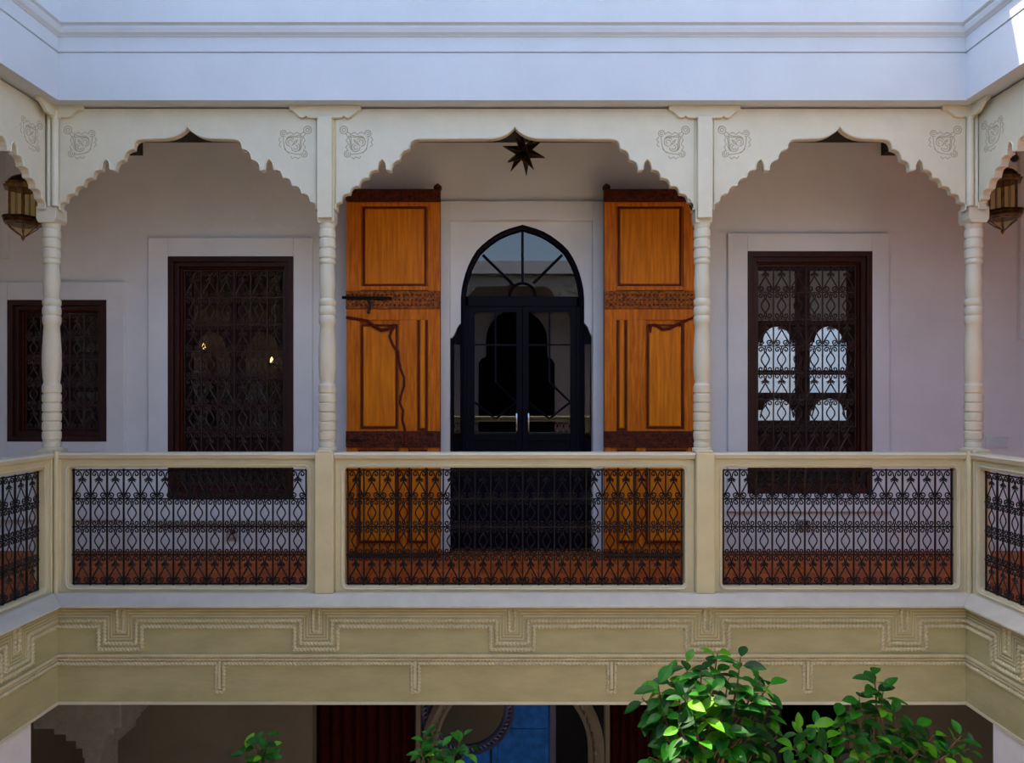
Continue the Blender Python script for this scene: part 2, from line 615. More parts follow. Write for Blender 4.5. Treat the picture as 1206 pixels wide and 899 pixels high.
def motif_lens():
    mb = MB()
    zt = CH / 2 - 0.029
    for s in (1, -1):
        top = scrolls(mb, s, zt, 1)[::-1]
        bot = scrolls(mb, s, -zt, -1)
        mid = [(s * 0.006, 0, zt - 0.014), (-s * 0.006, 0, zt - 0.026), (-s * 0.026, 0, 0.018), (-s * 0.031, 0, 0), (-s * 0.026, 0, -0.018),
               (-s * 0.006, 0, -zt + 0.026), (s * 0.006, 0, -zt + 0.014)]
        mb.tube(top + mid + bot, WR, 4)
    mb.tube([(0, 0, zt + 0.002), (0, 0, CH / 2)], WR, 4)
    mb.tube([(0, 0, -zt - 0.002), (0, 0, -CH / 2)], WR, 4)
    return mb.mesh('scroll_lens', M['iron'])


def motif_arrow():
    mb = MB()
    zt = CH / 2 - 0.029
    for s in (1, -1):
        top = scrolls(mb, s, zt, 1)[::-1]
        mb.tube(top + [(s * 0.006, 0, zt - 0.014), (-s * 0.005, 0, zt - 0.026), (-s * 0.016, 0, 0.040), (-s * 0.030, 0, 0.030)], WR, 4)
        # small leaf of the arrow
        mb.tube([(0, 0, 0.036), (s * 0.012, 0, 0.030), (s * 0.026, 0, 0.016)], [WR, 0.006, 0.003], 4)
        mb.tube([(0, 0, 0.022), (s * 0.022, 0, -0.018), (s * 0.048, 0, -0.064), (s * 0.053, 0, -0.085), (s * 0.034, 0, -0.098)]
                + spiral(s * 0.031, -zt, 0.021, -PI / 2, 1.2, -s), WR, 4)
    mb.tube([(0, 0, 0.022), (0, 0, 0.05)], 0.006, 4)
    return mb.mesh('scroll_arrow', M['iron'])


ME_LENS = motif_lens()
ME_ARROW = motif_arrow()
ME_BARV = MB().box(-0.0052, 0.0052, -0.0052, 0.0052, 0, 1).mesh('grille_bar', M['iron'])
ME_BARH = MB().box(0, 1, -0.005, 0.005, -0.005, 0.005).mesh('grille_rail', M['iron'])


def brown(me):
    c = me.copy()
    c.materials[0] = M['iron_brown']
    return c


ME_BROWN = {me: brown(me) for me in (ME_LENS, ME_ARROW, ME_BARV, ME_BARH)}


def grille(parent, x0, x1, zs, y, n, kinds, br=False):
    """vertical bars, cross rails and one scroll motif per cell, each its own object, children of parent"""
    cw = (x1 - x0) / n
    f_ = (lambda m_: ME_BROWN[m_]) if br else (lambda m_: m_)
    for i in range(n + 1):
        inst('vertical_bar', f_(ME_BARV), parent, (x0 + i * cw, y, zs[-1] - 0.012), (1, 1, zs[0] - zs[-1] + 0.022))
    for z in zs:
        inst('cross_rail', f_(ME_BARH), parent, (x0 - 0.012, y, z), (x1 - x0 + 0.024, 1, 1))
    for j in range(len(zs) - 1):
        h = zs[j] - zs[j + 1]
        me = ME_LENS if kinds[j] == 'B' else ME_ARROW
        for i in range(n):
            inst('scroll_motif', f_(me), parent, (x0 + (i + 0.5) * cw, y, (zs[j] + zs[j + 1]) / 2), (cw / CW, 1, h / CH))


# ------------------------------------------------------------------ balustrade panels
def rrect(x0, x1, z0, z1, r, n=5):
    pts = []
    for cx_, cz_, a0 in ((x1 - r, z1 - r, 0), (x0 + r, z1 - r, 90), (x0 + r, z0 + r, 180), (x1 - r, z0 + r, 270)):
        for i in range(n + 1):
            a = R(a0 + 90 * i / n)
            pts.append((cx_ + r * math.cos(a), cz_ + r * math.sin(a)))
    return pts


def outer_for(pts, x0, x1, z0, z1, n=5):
    out_ = []
    cs = [(x1, z1), (x0, z1), (x0, z0), (x1, z0)]
    for q_ in range(4):
        for i in range(n + 1):
            p_ = pts[q_ * (n + 1) + i]
            c = cs[q_]
            if i < n / 2:
                out_.append((c[0], p_[1]) if q_ in (0, 2) else (p_[0], c[1]))
            elif i > n / 2:
                out_.append((p_[0], c[1]) if q_ in (0, 2) else (c[0], p_[1]))
            else:
                out_.append(c)
    return out_


RZ = [Z(554, 0.15), Z(588, 0.15), Z(621, 0.15), Z(654, 0.15), Z(688, 0.15)]


def make_railing(w_, n, label, loc, rz):
    t = thing('balustrade_panel', label, 'railing', loc, rz, None)
    m_ = 0.068
    zo0, zo1 = Z(691, 0.12), Z(551, 0.12)
    top = Z(541, 0.1)
    inn = rrect(m_, w_ - m_, zo0, zo1, 0.03, 4)
    ou = outer_for(inn, 0, w_, 0.0, top, 4)
    MB().ring(inn, ou, -0.05, 0.03).build('frame', M['cream'], t, bevel=0.003)
    # bead round the opening
    bd = rrect(m_ - 0.018, w_ - m_ + 0.018, zo0 - 0.018, zo1 + 0.018, 0.045, 4)
    MB().tube([(p_[0], -0.052, p_[1]) for p_ in bd], 0.007, 6, closed=True).build('bead', M['cream_light'], t, smooth=True)
    hz = Z(534, 0.08)
    MB().prof([(-0.085, hz - 0.012), (-0.078, hz), (0.055, hz), (0.062, hz - 0.012), (0.05, top + 0.004), (0.04, top), (-0.06, top),
               (-0.072, top + 0.006)], 0, w_).build('handrail', M['cream_light'], t)
    g = inst('iron_grille', None, t, (0, 0, 0))
    grille(g, m_ + 0.018, w_ - m_ - 0.018, RZ, -0.01, n, 'ABBA')
    return t


# ------------------------------------------------------------------ arch boards (scalloped spandrels)
def arch_half(wd):
    """from the springing at x=0 to the apex at x=wd, as (x, z) points; photo measures at depth 0.12"""
    s_ = (CAMD + 0.12) / FPX
    z = lambda py: CAMZ + (HOR - py) * s_
    cusp = [(1, 248), (7, 238), (17, 228.5), (28, 219.5), (39, 210), (50, 200.5)]
    pts = []

    def lobe(a, c, bulge, n=4):
        # scallop cut into the board, bulging up and towards the post
        for i in range(1, n + 1):
            t = i / n
            x_ = a[0] + (c[0] - a[0]) * t
            y_ = a[1] + (c[1] - a[1]) * t
            k = math.sin(PI * t) * bulge
            d = math.hypot(c[0] - a[0], c[1] - a[1])
            nx_, ny_ = (c[1] - a[1]) / d, -(c[0] - a[0]) / d
            pts.append((x_ + nx_ * k, y_ + ny_ * k))
    pts.append(cusp[0])
    for a, c in zip(cusp, cusp[1:]):
        lobe(a, c, 3.9)
    # pointed notch
    pts += [(50.2, 196), (51.2, 192), (53.5, 189.3), (55.2, 188.2), (57, 189.3), (59, 192), (60, 196), (60, 200.5), (66, 201.5)]
    for a, c in (((66, 201.5), (76, 188.5)), ((76, 188.5), (87, 176))):
        lobe(a, c, 4.0)
    lobe((87, 176), (98, 164.5), 4.2)
    res = [(p[0] * s_, z(p[1])) for p in pts]
    ap = 24 * s_
    for dx, py in ((-26, 163.8), (-18, 162.3), (-11, 159.5), (-5, 155.5), (-1.5, 152), (0, 149.5)):
        res.append((wd + dx * s_, z(py)))
    return res


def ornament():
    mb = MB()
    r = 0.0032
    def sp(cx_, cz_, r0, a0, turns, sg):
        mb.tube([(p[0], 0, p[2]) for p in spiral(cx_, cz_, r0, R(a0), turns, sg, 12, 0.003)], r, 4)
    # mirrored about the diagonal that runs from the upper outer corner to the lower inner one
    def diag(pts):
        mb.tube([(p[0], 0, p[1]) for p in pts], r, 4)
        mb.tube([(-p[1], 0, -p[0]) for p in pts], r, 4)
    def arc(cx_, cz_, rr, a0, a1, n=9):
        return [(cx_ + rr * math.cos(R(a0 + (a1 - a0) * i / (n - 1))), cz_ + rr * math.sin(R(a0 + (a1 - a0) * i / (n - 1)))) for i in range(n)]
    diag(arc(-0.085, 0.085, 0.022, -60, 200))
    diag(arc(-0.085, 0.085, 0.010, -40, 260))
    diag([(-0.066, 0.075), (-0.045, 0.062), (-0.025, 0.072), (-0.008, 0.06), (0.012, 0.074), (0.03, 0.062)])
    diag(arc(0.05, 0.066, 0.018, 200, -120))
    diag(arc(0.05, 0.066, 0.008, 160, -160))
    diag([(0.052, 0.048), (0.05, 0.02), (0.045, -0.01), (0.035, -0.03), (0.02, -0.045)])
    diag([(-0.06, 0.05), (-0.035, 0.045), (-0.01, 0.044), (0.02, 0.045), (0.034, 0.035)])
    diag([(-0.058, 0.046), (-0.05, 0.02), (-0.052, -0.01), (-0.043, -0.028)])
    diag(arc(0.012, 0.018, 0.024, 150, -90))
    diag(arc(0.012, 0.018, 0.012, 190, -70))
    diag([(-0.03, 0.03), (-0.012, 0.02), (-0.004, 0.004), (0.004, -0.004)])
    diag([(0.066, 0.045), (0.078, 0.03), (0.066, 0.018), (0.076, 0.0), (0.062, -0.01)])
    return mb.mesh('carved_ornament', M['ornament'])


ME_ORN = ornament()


def make_arch(w_, label, loc, rz):
    """board spans x 0..w_, faces -y, hung from the parapet underside"""
    t = thing('arch_board', label, 'arch', (loc[0], loc[1], 0), rz)
    zt = ZB - 0.014
    half = arch_half(w_ / 2)
    left = [(0, zt), (0, half[0][1])] + half + [(w_ / 2, zt)]
    right = [(w_ - p[0], p[1]) for p in left]
    mb = MB()
    # one continuous board: full outline as a polygon
    full = [(0, zt), (0, half[0][1])] + half + [(w_ - p[0], p[1]) for p in half[::-1][1:]] + [(w_, half[0][1]), (w_, zt)]
    mb.prism(full, 0.0, 0.055)
    b_ = mb.build('board', M['cream_light'], t)
    md = b_.modifiers.new('bevel', 'BEVEL')
    md.width = 0.006
    md.segments = 1
    md.limit_method = 'ANGLE'
    md.angle_limit = R(50)
    # raised lip following the scallops
    edge = [(p[0], -0.002, p[1] + 0.004) for p in half] + [(w_ - p[0], -0.002, p[1] + 0.004) for p in half[::-1][1:]]
    MB().tube(edge, 0.0055, 4).build('scalloped_lip', M['cream_light'], t)
    s_ = (CAMD + 0.12) / FPX
    oz = CAMZ + (HOR - 171) * s_
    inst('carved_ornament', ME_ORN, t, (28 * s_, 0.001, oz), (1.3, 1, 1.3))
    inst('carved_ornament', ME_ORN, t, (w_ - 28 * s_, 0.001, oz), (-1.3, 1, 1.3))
    return t


# ------------------------------------------------------------------ columns
def col_profile():
    s_ = (CAMD + COLY) / FPX
    z = lambda py: CAMZ + (HOR - py) * s_
    P = [(11.5, 531), (11.5, 528), (9.5, 527), (10, 523), (9, 520), (9.6, 519)]
    y = 518
    for k in range(6):                       # rings near the foot
        P += [(9.0, y), (10.0, y - 1), (10.2, y - 5), (10.0, y - 9), (9.0, y - 10)]
        y -= 11
        if k == 2:
            P += [(8.2, y), (8.2, y - 1)]
    P += [(8.4, 450), (9.2, 446), (10.2, 430), (10.0, 412), (9.0, 396), (8.2, 384), (9.2, 382), (9.8, 379), (9.8, 374), (8.8, 372)]
    P += [(9.6, 371), (10, 367), (9.6, 363), (8.6, 361), (9.8, 359), (9.8, 354), (8.2, 352)]
    P += [(8.6, 346), (9.4, 336), (8.8, 322), (8.2, 312), (9.2, 311), (9.6, 308), (8.6, 306)]
    y = 305
    for k in range(3):
        P += [(8.7, y), (9.7, y - 1), (9.9, y - 5), (9.6, y - 10), (8.6, y - 11)]
        y -= 12
    P += [(9.4, 268), (9.8, 264)]
    return [(a * s_, z(b_)) for a, b_ in P]


CP = col_profile()
Z530, Z265, Z250, Z138 = Z(530.5, 0.1), Z(264.5, COLY), Z(249, COLY), Z(138, 0.08)
ME_SHAFT = MB().lathe(CP, n=24).mesh('turned_shaft', M['cream_light'], smooth=True)


def make_column(label, loc, rz, corner=False, sgn=1):
    t = thing('gallery_column', label, 'column', loc, rz)
    inst('turned_shaft', ME_SHAFT, t)
    if not corner:
        mb = MB().box(-0.066, 0.066, -0.105, 0.07, 0.0, Z530 - 0.02)
        mb.prism([(-0.066, Z530 - 0.02), (0.066, Z530 - 0.02), (0.045, Z530 + 0.004), (-0.045, Z530 + 0.004)], -0.1, 0.06)
        mb.build('newel', M['cream'], t, bevel=0.006)
        MB().prism([(-0.055, Z265), (0.055, Z265), (0.062, Z265 + 0.02), (0.062, Z250), (-0.062, Z250), (-0.062, Z265 + 0.02)], -0.055, 0.06).build(
            'capital', M['cream_light'], t, bevel=0.004)
        mb = MB().box(-0.052, 0.052, -0.09, 0.0, Z265 + 0.03, Z138 + 0.01)
        mb.build('upper_post', M['cream_light'], t, bevel=0.003)
        MB().box(-0.07, 0.07, -0.05, 0.06, Z250, ZB).build('post_back', M['cream'], t, bevel=0.004)
        half = [(0, Z138), (0.09, Z138), (0.125, Z138 + 0.004), (0.138, Z138 + 0.016), (0.148, Z138 + 0.004), (0.165, Z138), (0.185, Z138 + 0.006),
                (0.212, Z138 + 0.03), (0.235, Z138 + 0.052), (0.26, Z138 + 0.058), (0.26, ZB)]
        full = half + [(-p[0], p[1]) for p in half[::-1]][:-1]
        MB().prism(full, -0.078, -0.05).build('corbel', M['cream_light'], t, bevel=0.002)
    else:
        # corner post: the courtyard lies towards +x*sgn and -y
        mb = MB().box(-0.075, 0.075, -0.075, 0.075, 0.0, Z530 + 0.004)
        mb.build('newel', M['cream'], t, bevel=0.004)
        mb = MB()
        for dx, dy, r_ in ((0.085, -0.085, 0.017), (0.052, -0.088, 0.011), (0.088, -0.052, 0.011), (0.03, -0.08, 0.006), (0.08, -0.03, 0.006)):
            mb.lathe([(r_, 0.0), (r_, Z530 - 0.005)], (sgn * dx, dy), 10)
        mb.build('reeding', M['cream'], t, smooth=True)
        MB().prism([(-0.055, Z265), (0.055, Z265), (0.072, Z265 + 0.03), (0.072, Z250 + 0.02), (-0.072, Z250 + 0.02), (-0.072, Z265 + 0.03)], -0.072, 0.072).build(
            'capital', M['cream_light'], t, bevel=0.004)
        mb = MB().box(-0.06, 0.06, -0.06, 0.06, Z250 + 0.02, ZB)
        mb.build('upper_post', M['cream_light'], t, bevel=0.003)
        mb = MB()
        for dx, dy, r_ in ((0.066, -0.066, 0.025), (0.022, -0.068, 0.015), (0.068, -0.022, 0.015)):
            mb.lathe([(r_, Z250 + 0.02), (r_, ZB)], (sgn * dx, dy), 10)
        mb.build('upper_reeding', M['cream_light'], t, smooth=True)
        half = [(0.05, Z138), (0.095, Z138 - 0.002), (0.11, Z138 + 0.012), (0.125, Z138 + 0.006), (0.15, Z138 + 0.005), (0.18, Z138 + 0.012),
                (0.205, Z138 + 0.035), (0.235, Z138 + 0.055), (0.27, Z138 + 0.06), (0.27, ZB), (0.05, ZB)]
        MB().prism([(sgn * p[0], p[1]) for p in half], -0.078, -0.05).build('corbel', M['cream_light'], t, bevel=0.002)
        c2 = MB().prism([(p[0], p[1]) for p in half], -0.078, -0.05)
        MB().box(-0.085, 0.085, -0.085, 0.085, Z138 + 0.05, ZB).build('corner_block', M['cream_light'], t)
        # same corbel turned along the side arcade
        c2.v = [(-sgn * v_[1], -v_[0], v_[2]) for v_ in c2.v]
        c2.f = [tuple(reversed(f_)) if sgn > 0 else f_ for f_ in c2.f]
        c2.build('corbel', M['cream_light'], t, bevel=0.002)
    return t


# back arcade
XC = [-AX, -1.36, 1.40, AX + 0.01]
side_lab = {'left': 'left side gallery', 'right': 'right side gallery'}
make_column('turned cream corner column at the left end of the back gallery', (XC[0], COLY, 0), 0, True, 1)
make_column('turned cream column left of the tall orange wooden doors', (XC[1], COLY, 0), 0)
make_column('turned cream column overlapping the right orange wooden door leaf', (XC[2], COLY, 0), 0)
make_column('turned cream corner column at the right end of the back gallery', (XC[3], COLY, 0), 0, True, -1)
ARCHL = ['scalloped cream arch board over the bay of the left dark window', 'widest scalloped cream arch board, above the dark glass door',
         'scalloped cream arch board over the bay of the right dark window']
RAILL = ['iron scroll balustrade panel in cream frame in front of left dark window',
         'widest iron scroll balustrade panel, in front of orange doors and glass door',
         'iron scroll balustrade panel in cream frame in front of right dark window']
for i, n_ in enumerate((14, 21, 14)):
    a, c = XC[i], XC[i + 1]
    ha = 0.085 if i == 0 else 0.07
    hc = 0.085 if i == 2 else 0.07
    make_arch(c - a - ha - hc, ARCHL[i], (a + ha, 0.12), 0)
    make_railing(c - a - ha - hc + 0.004, n_, RAILL[i], (a + ha - 0.002, COLY, 0), 0)

# side arcades (left: local x runs towards +Y; right: local x runs towards -Y)
YC = [COLY, COLY - 2.03, COLY - 2.03 - 2.31, COLY - 6.37]
for sd, rz in (('left', R(90)), ('right', R(-90))):
    sx = -1 if sd == 'left' else 1
    for k in (1, 2):
        make_column('turned cream column of the %s, %s' % (side_lab[sd], 'nearest the back corner' if k == 1 else 'nearest the viewer'),
                    (sx * AX, YC[k], 0), rz)
    for i, n_ in enumerate((14, 16, 14)):
        a, c = YC[i], YC[i + 1]
        w_ = a - c - 0.155
        if sd == 'left':
            base = c + (0.07 if i < 2 else 0.085)
            if i == 1: base = c + 0.0775
        else:
            base = a - (0.085 if i == 0 else 0.0775 if i == 1 else 0.07)
        where = ('at the back corner', 'midway along', 'at the near corner')[i]
        make_arch(w_, 'scalloped cream arch board of the %s %s' % (side_lab[sd], where), (sx * (AX - 0.005), base), rz)
        make_railing(w_, n_, 'iron scroll balustrade panel of the %s %s' % (side_lab[sd], where), (sx * (AX + 0.004), base, 0), rz)
# near arcade behind the viewer (seen in the glass)
YN = COLY - 6.37 + 0.0
for i, (xx, cr) in enumerate(((-AX, True), (-1.36, False), (1.36, False), (AX, True))):
    if not cr:
        make_column('turned cream column of the gallery opposite, %s' % ('left' if xx < 0 else 'right'), (xx, -LEN - COLY, 0), PI)
    else:
        make_column('turned cream corner column of the gallery opposite, %s' % ('left' if xx < 0 else 'right'), (xx, -LEN - COLY, 0), PI, True,
                    1 if xx > 0 else -1)
for i, (a, c, wh) in enumerate(((AX, 1.36, 'right'), (1.36, -1.36, 'middle'), (-1.36, -AX, 'left'))):
    w_ = a - c - 0.155
    make_arch(w_, 'scalloped cream arch board of the gallery opposite, %s bay' % wh, (a - 0.0775, -LEN - 0.12), PI).location.z = RAISE
    make_railing(w_, (14, 20, 14)[i], 'iron scroll balustrade panel of the gallery opposite, %s bay' % wh, (a - 0.0775, -LEN - COLY, 0), PI)


# ------------------------------------------------------------------ ledge and fascia with rope mouldings
def fascia(name, half_len, motifs, stubs, loc, rz, detail=True):
    t = structure(name, loc, rz)
    L = half_len
    MB().box(-L - 0.2, L + 0.2, 0.0, 0.25, ZF, -0.055).build('fascia_board', M['fascia'], t)
    # bottom lip
    MB().box(-L, L, -0.006, 0.0, ZF, ZF + 0.02).build('bottom_lip', M['cream_light'], t)
    if not detail: return t
    s_ = 1 / 165.0
    z = lambda py: Z(py, 0)

    def path(off):
        yl, bt, hw = 738 - off, 765 - off, (25.5 - off) * s_
        pts = [(-L, z(yl))]
        for c in motifs:
            pts += [(c - hw, z(yl)), (c - hw, z(bt)), (c + hw, z(bt)), (c + hw, z(yl))]
        pts.append((L, z(yl)))
        return pts
    for off, r_ in ((0, 0.0125), (7, 0.0115)):
        MB().rope(path(off), 0.0, r_).build('rope_moulding', M['rope'], t, smooth=True)
    for off in (12, 15.5, 19):
        pp = path(off)
        MB().tube([(p[0], 0.0, p[1]) for p in pp], 0.0065 if off > 10 else 0.008, 4, rot=PI / 4).build('fillet_moulding', M['rope'], t)
    mb = MB()
    for c in motifs:
        mb2 = MB().rope([(c - 0.022, z(717)), (c - 0.022, z(744)), (c + 0.022, z(744)), (c + 0.022, z(717))], 0.0, 0.0105)
        mb2.build('key_rope', M['rope'], t, smooth=True)
    # lower band
    MB().box(-L, L, -0.014, 0.0, z(774), z(770.5)).build('flat_moulding', M['rope'], t, bevel=0.003)
    MB().rope([(-L, z(776.5)), (L, z(776.5))], 0.0, 0.0095).build('rope_moulding', M['rope'], t, smooth=True)
    pts = [(-L, z(782))]
    for c in stubs:
        pts += [(c - 0.026, z(781.5)), (c - 0.026, z(815)), (c + 0.026, z(815)), (c + 0.026, z(781.5))]
    pts.append((L, z(781.5)))
    MB().rope(pts, 0.0, 0.0118).build('rope_moulding', M['rope'], t, smooth=True)
    for c in stubs:
        MB().box(c - 0.010, c + 0.010, -0.012, 0.0, z(811), z(779)).build('stub_fillet', M['rope'], t)
    return t


mot = [X(141.5), X(372), X(603), X(833), X(1065)]
stb = [X(259), X(489), X(720), X(951)]
fascia('trim_8', HX, mot, stb, (0, 0, 0), 0)
ms = [-LEN / 2 + 0.44 + i * (LEN - 0.88) / 4 for i in range(5)]
ss = [(ms[i] + ms[i + 1]) / 2 for i in range(4)]
fascia('trim_9', LEN / 2, ms, ss, (-HX, -LEN / 2, 0), R(90))
fascia('trim_10', LEN / 2, ms, ss, (HX, -LEN / 2, 0), R(-90))
fascia('trim_11', HX, mot, stb, (0, -LEN, 0), PI, False)


def ledge(name, x_near, loc, rz, far=None):
    # mitred ledge: sloped top; ends cut at 45 degrees
    prof_ = [(-0.05, -0.055), (-0.05, -0.07), (0.26, -0.07), (0.26, 0.0), (0.07, 0.0)]
    vs = []
    for sgn in (-1, 1):
        for y, z_ in prof_:
            vs.append((sgn * (x_near + y), y, z_))
    n_ = len(prof_)
    fs = [tuple(range(n_)), tuple(range(2 * n_ - 1, n_ - 1, -1))]
    for i in range(n_):
        j = (i + 1) % n_
        fs.append((i, i + n_, j + n_, j))
    o = MB().add(vs, fs).build(name, M['ledge'], bevel=0.003)
    o.location = loc
    o.rotation_euler = (0, 0, rz)
    st(o)


ledge('trim_12', HX, (0, 0, 0), 0)
ledge('trim_13', LEN / 2, (-HX, -LEN / 2, 0), R(90))
ledge('trim_14', LEN / 2, (HX, -LEN / 2, 0), R(-90))
ledge('trim_15', HX, (0, -LEN, 0), PI)


# ------------------------------------------------------------------ windows with iron grilles
def make_window(name, rect, n, rows, glass_z, cols, g_inset=0.115, warm=False):
    x0, x1, z0, z1 = rect
    t = structure(name, ((x0 + x1) / 2, GY, z0))
    cx_ = (x0 + x1) / 2
    W = (x1 - x0) / 2
    H = z1 - z0
    fo = 0.065
    # outer and inner frame members, each with depth
    def frame(a, y0, y1, b_, nm, m_):
        mb = MB()
        mb.box(-W + a, -W + b_, y0, y1, a, H - a)
        mb.box(W - b_, W - a, y0, y1, a, H - a)
        mb.box(-W + b_, W - b_, y0, y1, H - b_, H - a)
        mb.box(-W + b_, W - b_, y0, y1, a, b_)
        return mb.build(nm, m_, t, bevel=0.004)
    frame(0, -0.045, 0.06, 0.05, 'outer_frame', M['brown'])
    frame(0.05, -0.02, 0.16, 0.09, 'inner_frame', M['brown'])
    frame(0.09, 0.03, 0.05, 0.10, 'frame_bead', M['groove'])
    # casement leaves with one tall pane each above a solid panel
    gz0, gz1 = glass_z[0] - z0, glass_z[1] - z0
    for s in (-1, 1):
        a, b_ = (-W + 0.09, -0.004) if s < 0 else (0.004, W - 0.09)
        mb = MB()
        sw = 0.06
        mb.box(a, a + sw, 0.12, 0.16, 0.09, H - 0.09)
        mb.box(b_ - sw, b_, 0.12, 0.16, 0.09, H - 0.09)
        mb.box(a + sw, b_ - sw, 0.12, 0.16, gz1, H - 0.09)
        mb.box(a + sw, b_ - sw, 0.12, 0.16, 0.09, gz0)
        for q_ in (0.17, 0.32, 0.65):
            zz = gz0 + (gz1 - gz0) * q_
            mb.box(a + sw, b_ - sw, 0.125, 0.155, zz - 0.022, zz + 0.022)
        leaf = mb.build('casement_leaf', M['casement'], t, bevel=0.003)
        MB().box(a + sw, b_ - sw, 0.138, 0.144, gz0, gz1).build('pane', M['glass'], leaf)
        # little arch infills above each light
        m2 = MB()
        for q0, q1, hh in ((0.0, 0.17, 0.12), (0.32, 0.65, 0.16)):
            zt = gz0 + (gz1 - gz0) * q1 - 0.022
            xa, xb = a + sw, b_ - sw
            hw = (xb - xa) / 2
            for sg in (-1, 1):
                pts = [((xa + xb) / 2 + sg * hw, zt), ((xa + xb) / 2 + sg * hw, zt - hh)]
                for k in range(0, 7):
                    an = R(90 * k / 6)
                    pts.append(((xa + xb) / 2 + sg * hw * (0.75 * math.cos(an)), zt - hh + (hh - 0.01) * math.sin(an)))
                pts.append(((xa + xb) / 2, zt))
                m2.prism(pts, 0.127, 0.136)
            m2.tube([(xa + 0.02, 0.131, zt - 0.19), (xa + 0.055, 0.131, zt - 0.04)], 0.006, 4)
            m2.tube([(xb - 0.02, 0.131, zt - 0.19), (xb - 0.055, 0.131, zt - 0.04)], 0.006, 4)
        m2.build('arched_fretwork', M['casement'], leaf)
    g = inst('iron_grille', None, t)
    zs = [H - g_inset - (H - 2 * g_inset) * i / rows for i in range(rows + 1)]
    grille(g, -W + g_inset, W - g_inset, zs, 0.05, n, ('AB' * 8)[:rows], True)
    return t


make_window('window_1', W_SMALL, 5, 5, (Z(500, GY), Z(372, GY)), None)
make_window('window_2', W_LEFT, 6, 8, (Z(505, GY), Z(322, GY)), None)
make_window('window_3', W_RIGHT, 6, 8, (Z(496, GY), Z(316, GY)), None)
# warm lamps inside the left room
def room_lamp(label, px, py, Y):
    t = thing('wall_lamp', label, 'lamp', (X(px, Y), Y, Z(py, Y) - 0.05))
    MB().lathe([(0.01, 0.0), (0.06, 0.01), (0.07, 0.03), (0.055, 0.035), (0.01, 0.03)], n=12).build('lamp_dish', M['brass'], t, smooth=True)
    MB().lathe([(0.012, 0.03), (0.022, 0.05), (0.018, 0.08), (0.004, 0.11)], n=10).build('bulb', M['lamp'], t, smooth=True)
    MB().box(-0.008, 0.008, 0.0, 4.5 - Y, -0.01, 0.01).build('bracket', M['brass'], t)
    lt = bpy.data.lights.new('bulb_light', 'POINT')
    lt.energy = 0.35
    lt.color = (1.0, 0.6, 0.3)
    lt.shadow_soft_size = 0.03
    lo = bpy.data.objects.new('bulb_light', lt)
    COL.objects.link(lo)
    lo.parent = t
    lo.location = (0, -0.05, 0.18)


room_lamp('glowing amber lamp seen through left half of the tall left grille', 240, 410, 4.2)
room_lamp('glowing amber lamp seen through right half of the tall left grille', 320, 426, 4.2)

# ------------------------------------------------------------------ arched glass door
DY = GY + 0.05
dcx = X(615.5, GY)
dW = X(698, GY) - X(530, GY)
t = structure('door_1', (dcx, DY, 0.01))
zz = lambda py: Z(py, GY) - 0.01
xx = lambda px: X(px, GY) - dcx


def arch_curve(hw, zs_, za, n=14):
    """pointed arch from springing (-hw,zs) to the apex (0,za) as left half"""
    tab = [(1, 0), (.988, .11), (.962, .22), (.925, .335), (.875, .446), (.815, .55), (.74, .65), (.655, .722), (.555, .79), (.45, .853), (.34, .905),
           (.22, .945), (.11, .972), (0, 1)]
    pts = [(-hw * a, zs_ + (za - zs_) * b_) for a, b_ in tab]
    return pts


hw = xx(686)
zsp, zap = zz(350), zz(266)
arcL = arch_curve(hw, zsp, zap)
# plaster panel with the arched opening (two halves meeting over the apex)
mb = MB()
xl = xx(530)
ztp = D_MID[3] - 0.01
shoulder = [(xl, zz(399)), (xx(533), zz(396)), (xx(536), zz(390)), (xx(538), zz(385)), (xx(541), zz(381)), (xx(545), zz(379))]
poly = [(xl, ztp)] + shoulder + arcL + [(0, ztp)]
mb.prism(poly, 0.0, 0.06)
mb.prism([(-p[0], p[1]) for p in poly], 0.0, 0.06)
mb.build('arched_panel', M['plaster'], t)
# dark frame: arch bar, jambs, side strips
mb = MB()
edge = [(-hw + 0.0, 0.01, 0.0), (-hw, 0.01, zsp)] + [(p[0], 0.01, p[1]) for p in arcL[1:]]
edge += [(-p[0], p[1], p[2]) for p in edge[::-1][1:]]
mb.tube(edge, 0.024, 6)
mb.build('arch_frame', M['navy'], t, smooth=True)
mb = MB()
mb.box(-hw, hw, 0.02, 0.09, zz(360), zz(348))
for s in (-1, 1):
    mb.box(s * hw, s * (hw - 0.05), 0.02, 0.09, 0, zz(348))
mb.build('door_frame', M['navy'], t, bevel=0.004)
for s in (-1, 1):
    sh = [(s * abs(hw - 0.01), zz(379) + 0.02)] + [(s * abs(p[0]), p[1] + 0.02) for p in shoulder[::-1]] + [(s * abs(xl), 0), (s * abs(hw - 0.01), 0)]
    MB().prism(sh, 0.062, 0.10).build('side_panel', M['navy'], t)
    MB().box(s * (abs(xl) - 0.018), s * (abs(xl)), -0.01, 0.062, 0, zz(398)).build('side_jamb', M['navy'], t)
    a, c = sorted((s * (abs(xl) - 0.03), s * (hw + 0.03)))
    MB().box(a, c, 0.05, 0.062, zz(516), zz(405)).build('side_light', M['door_glass'], t)
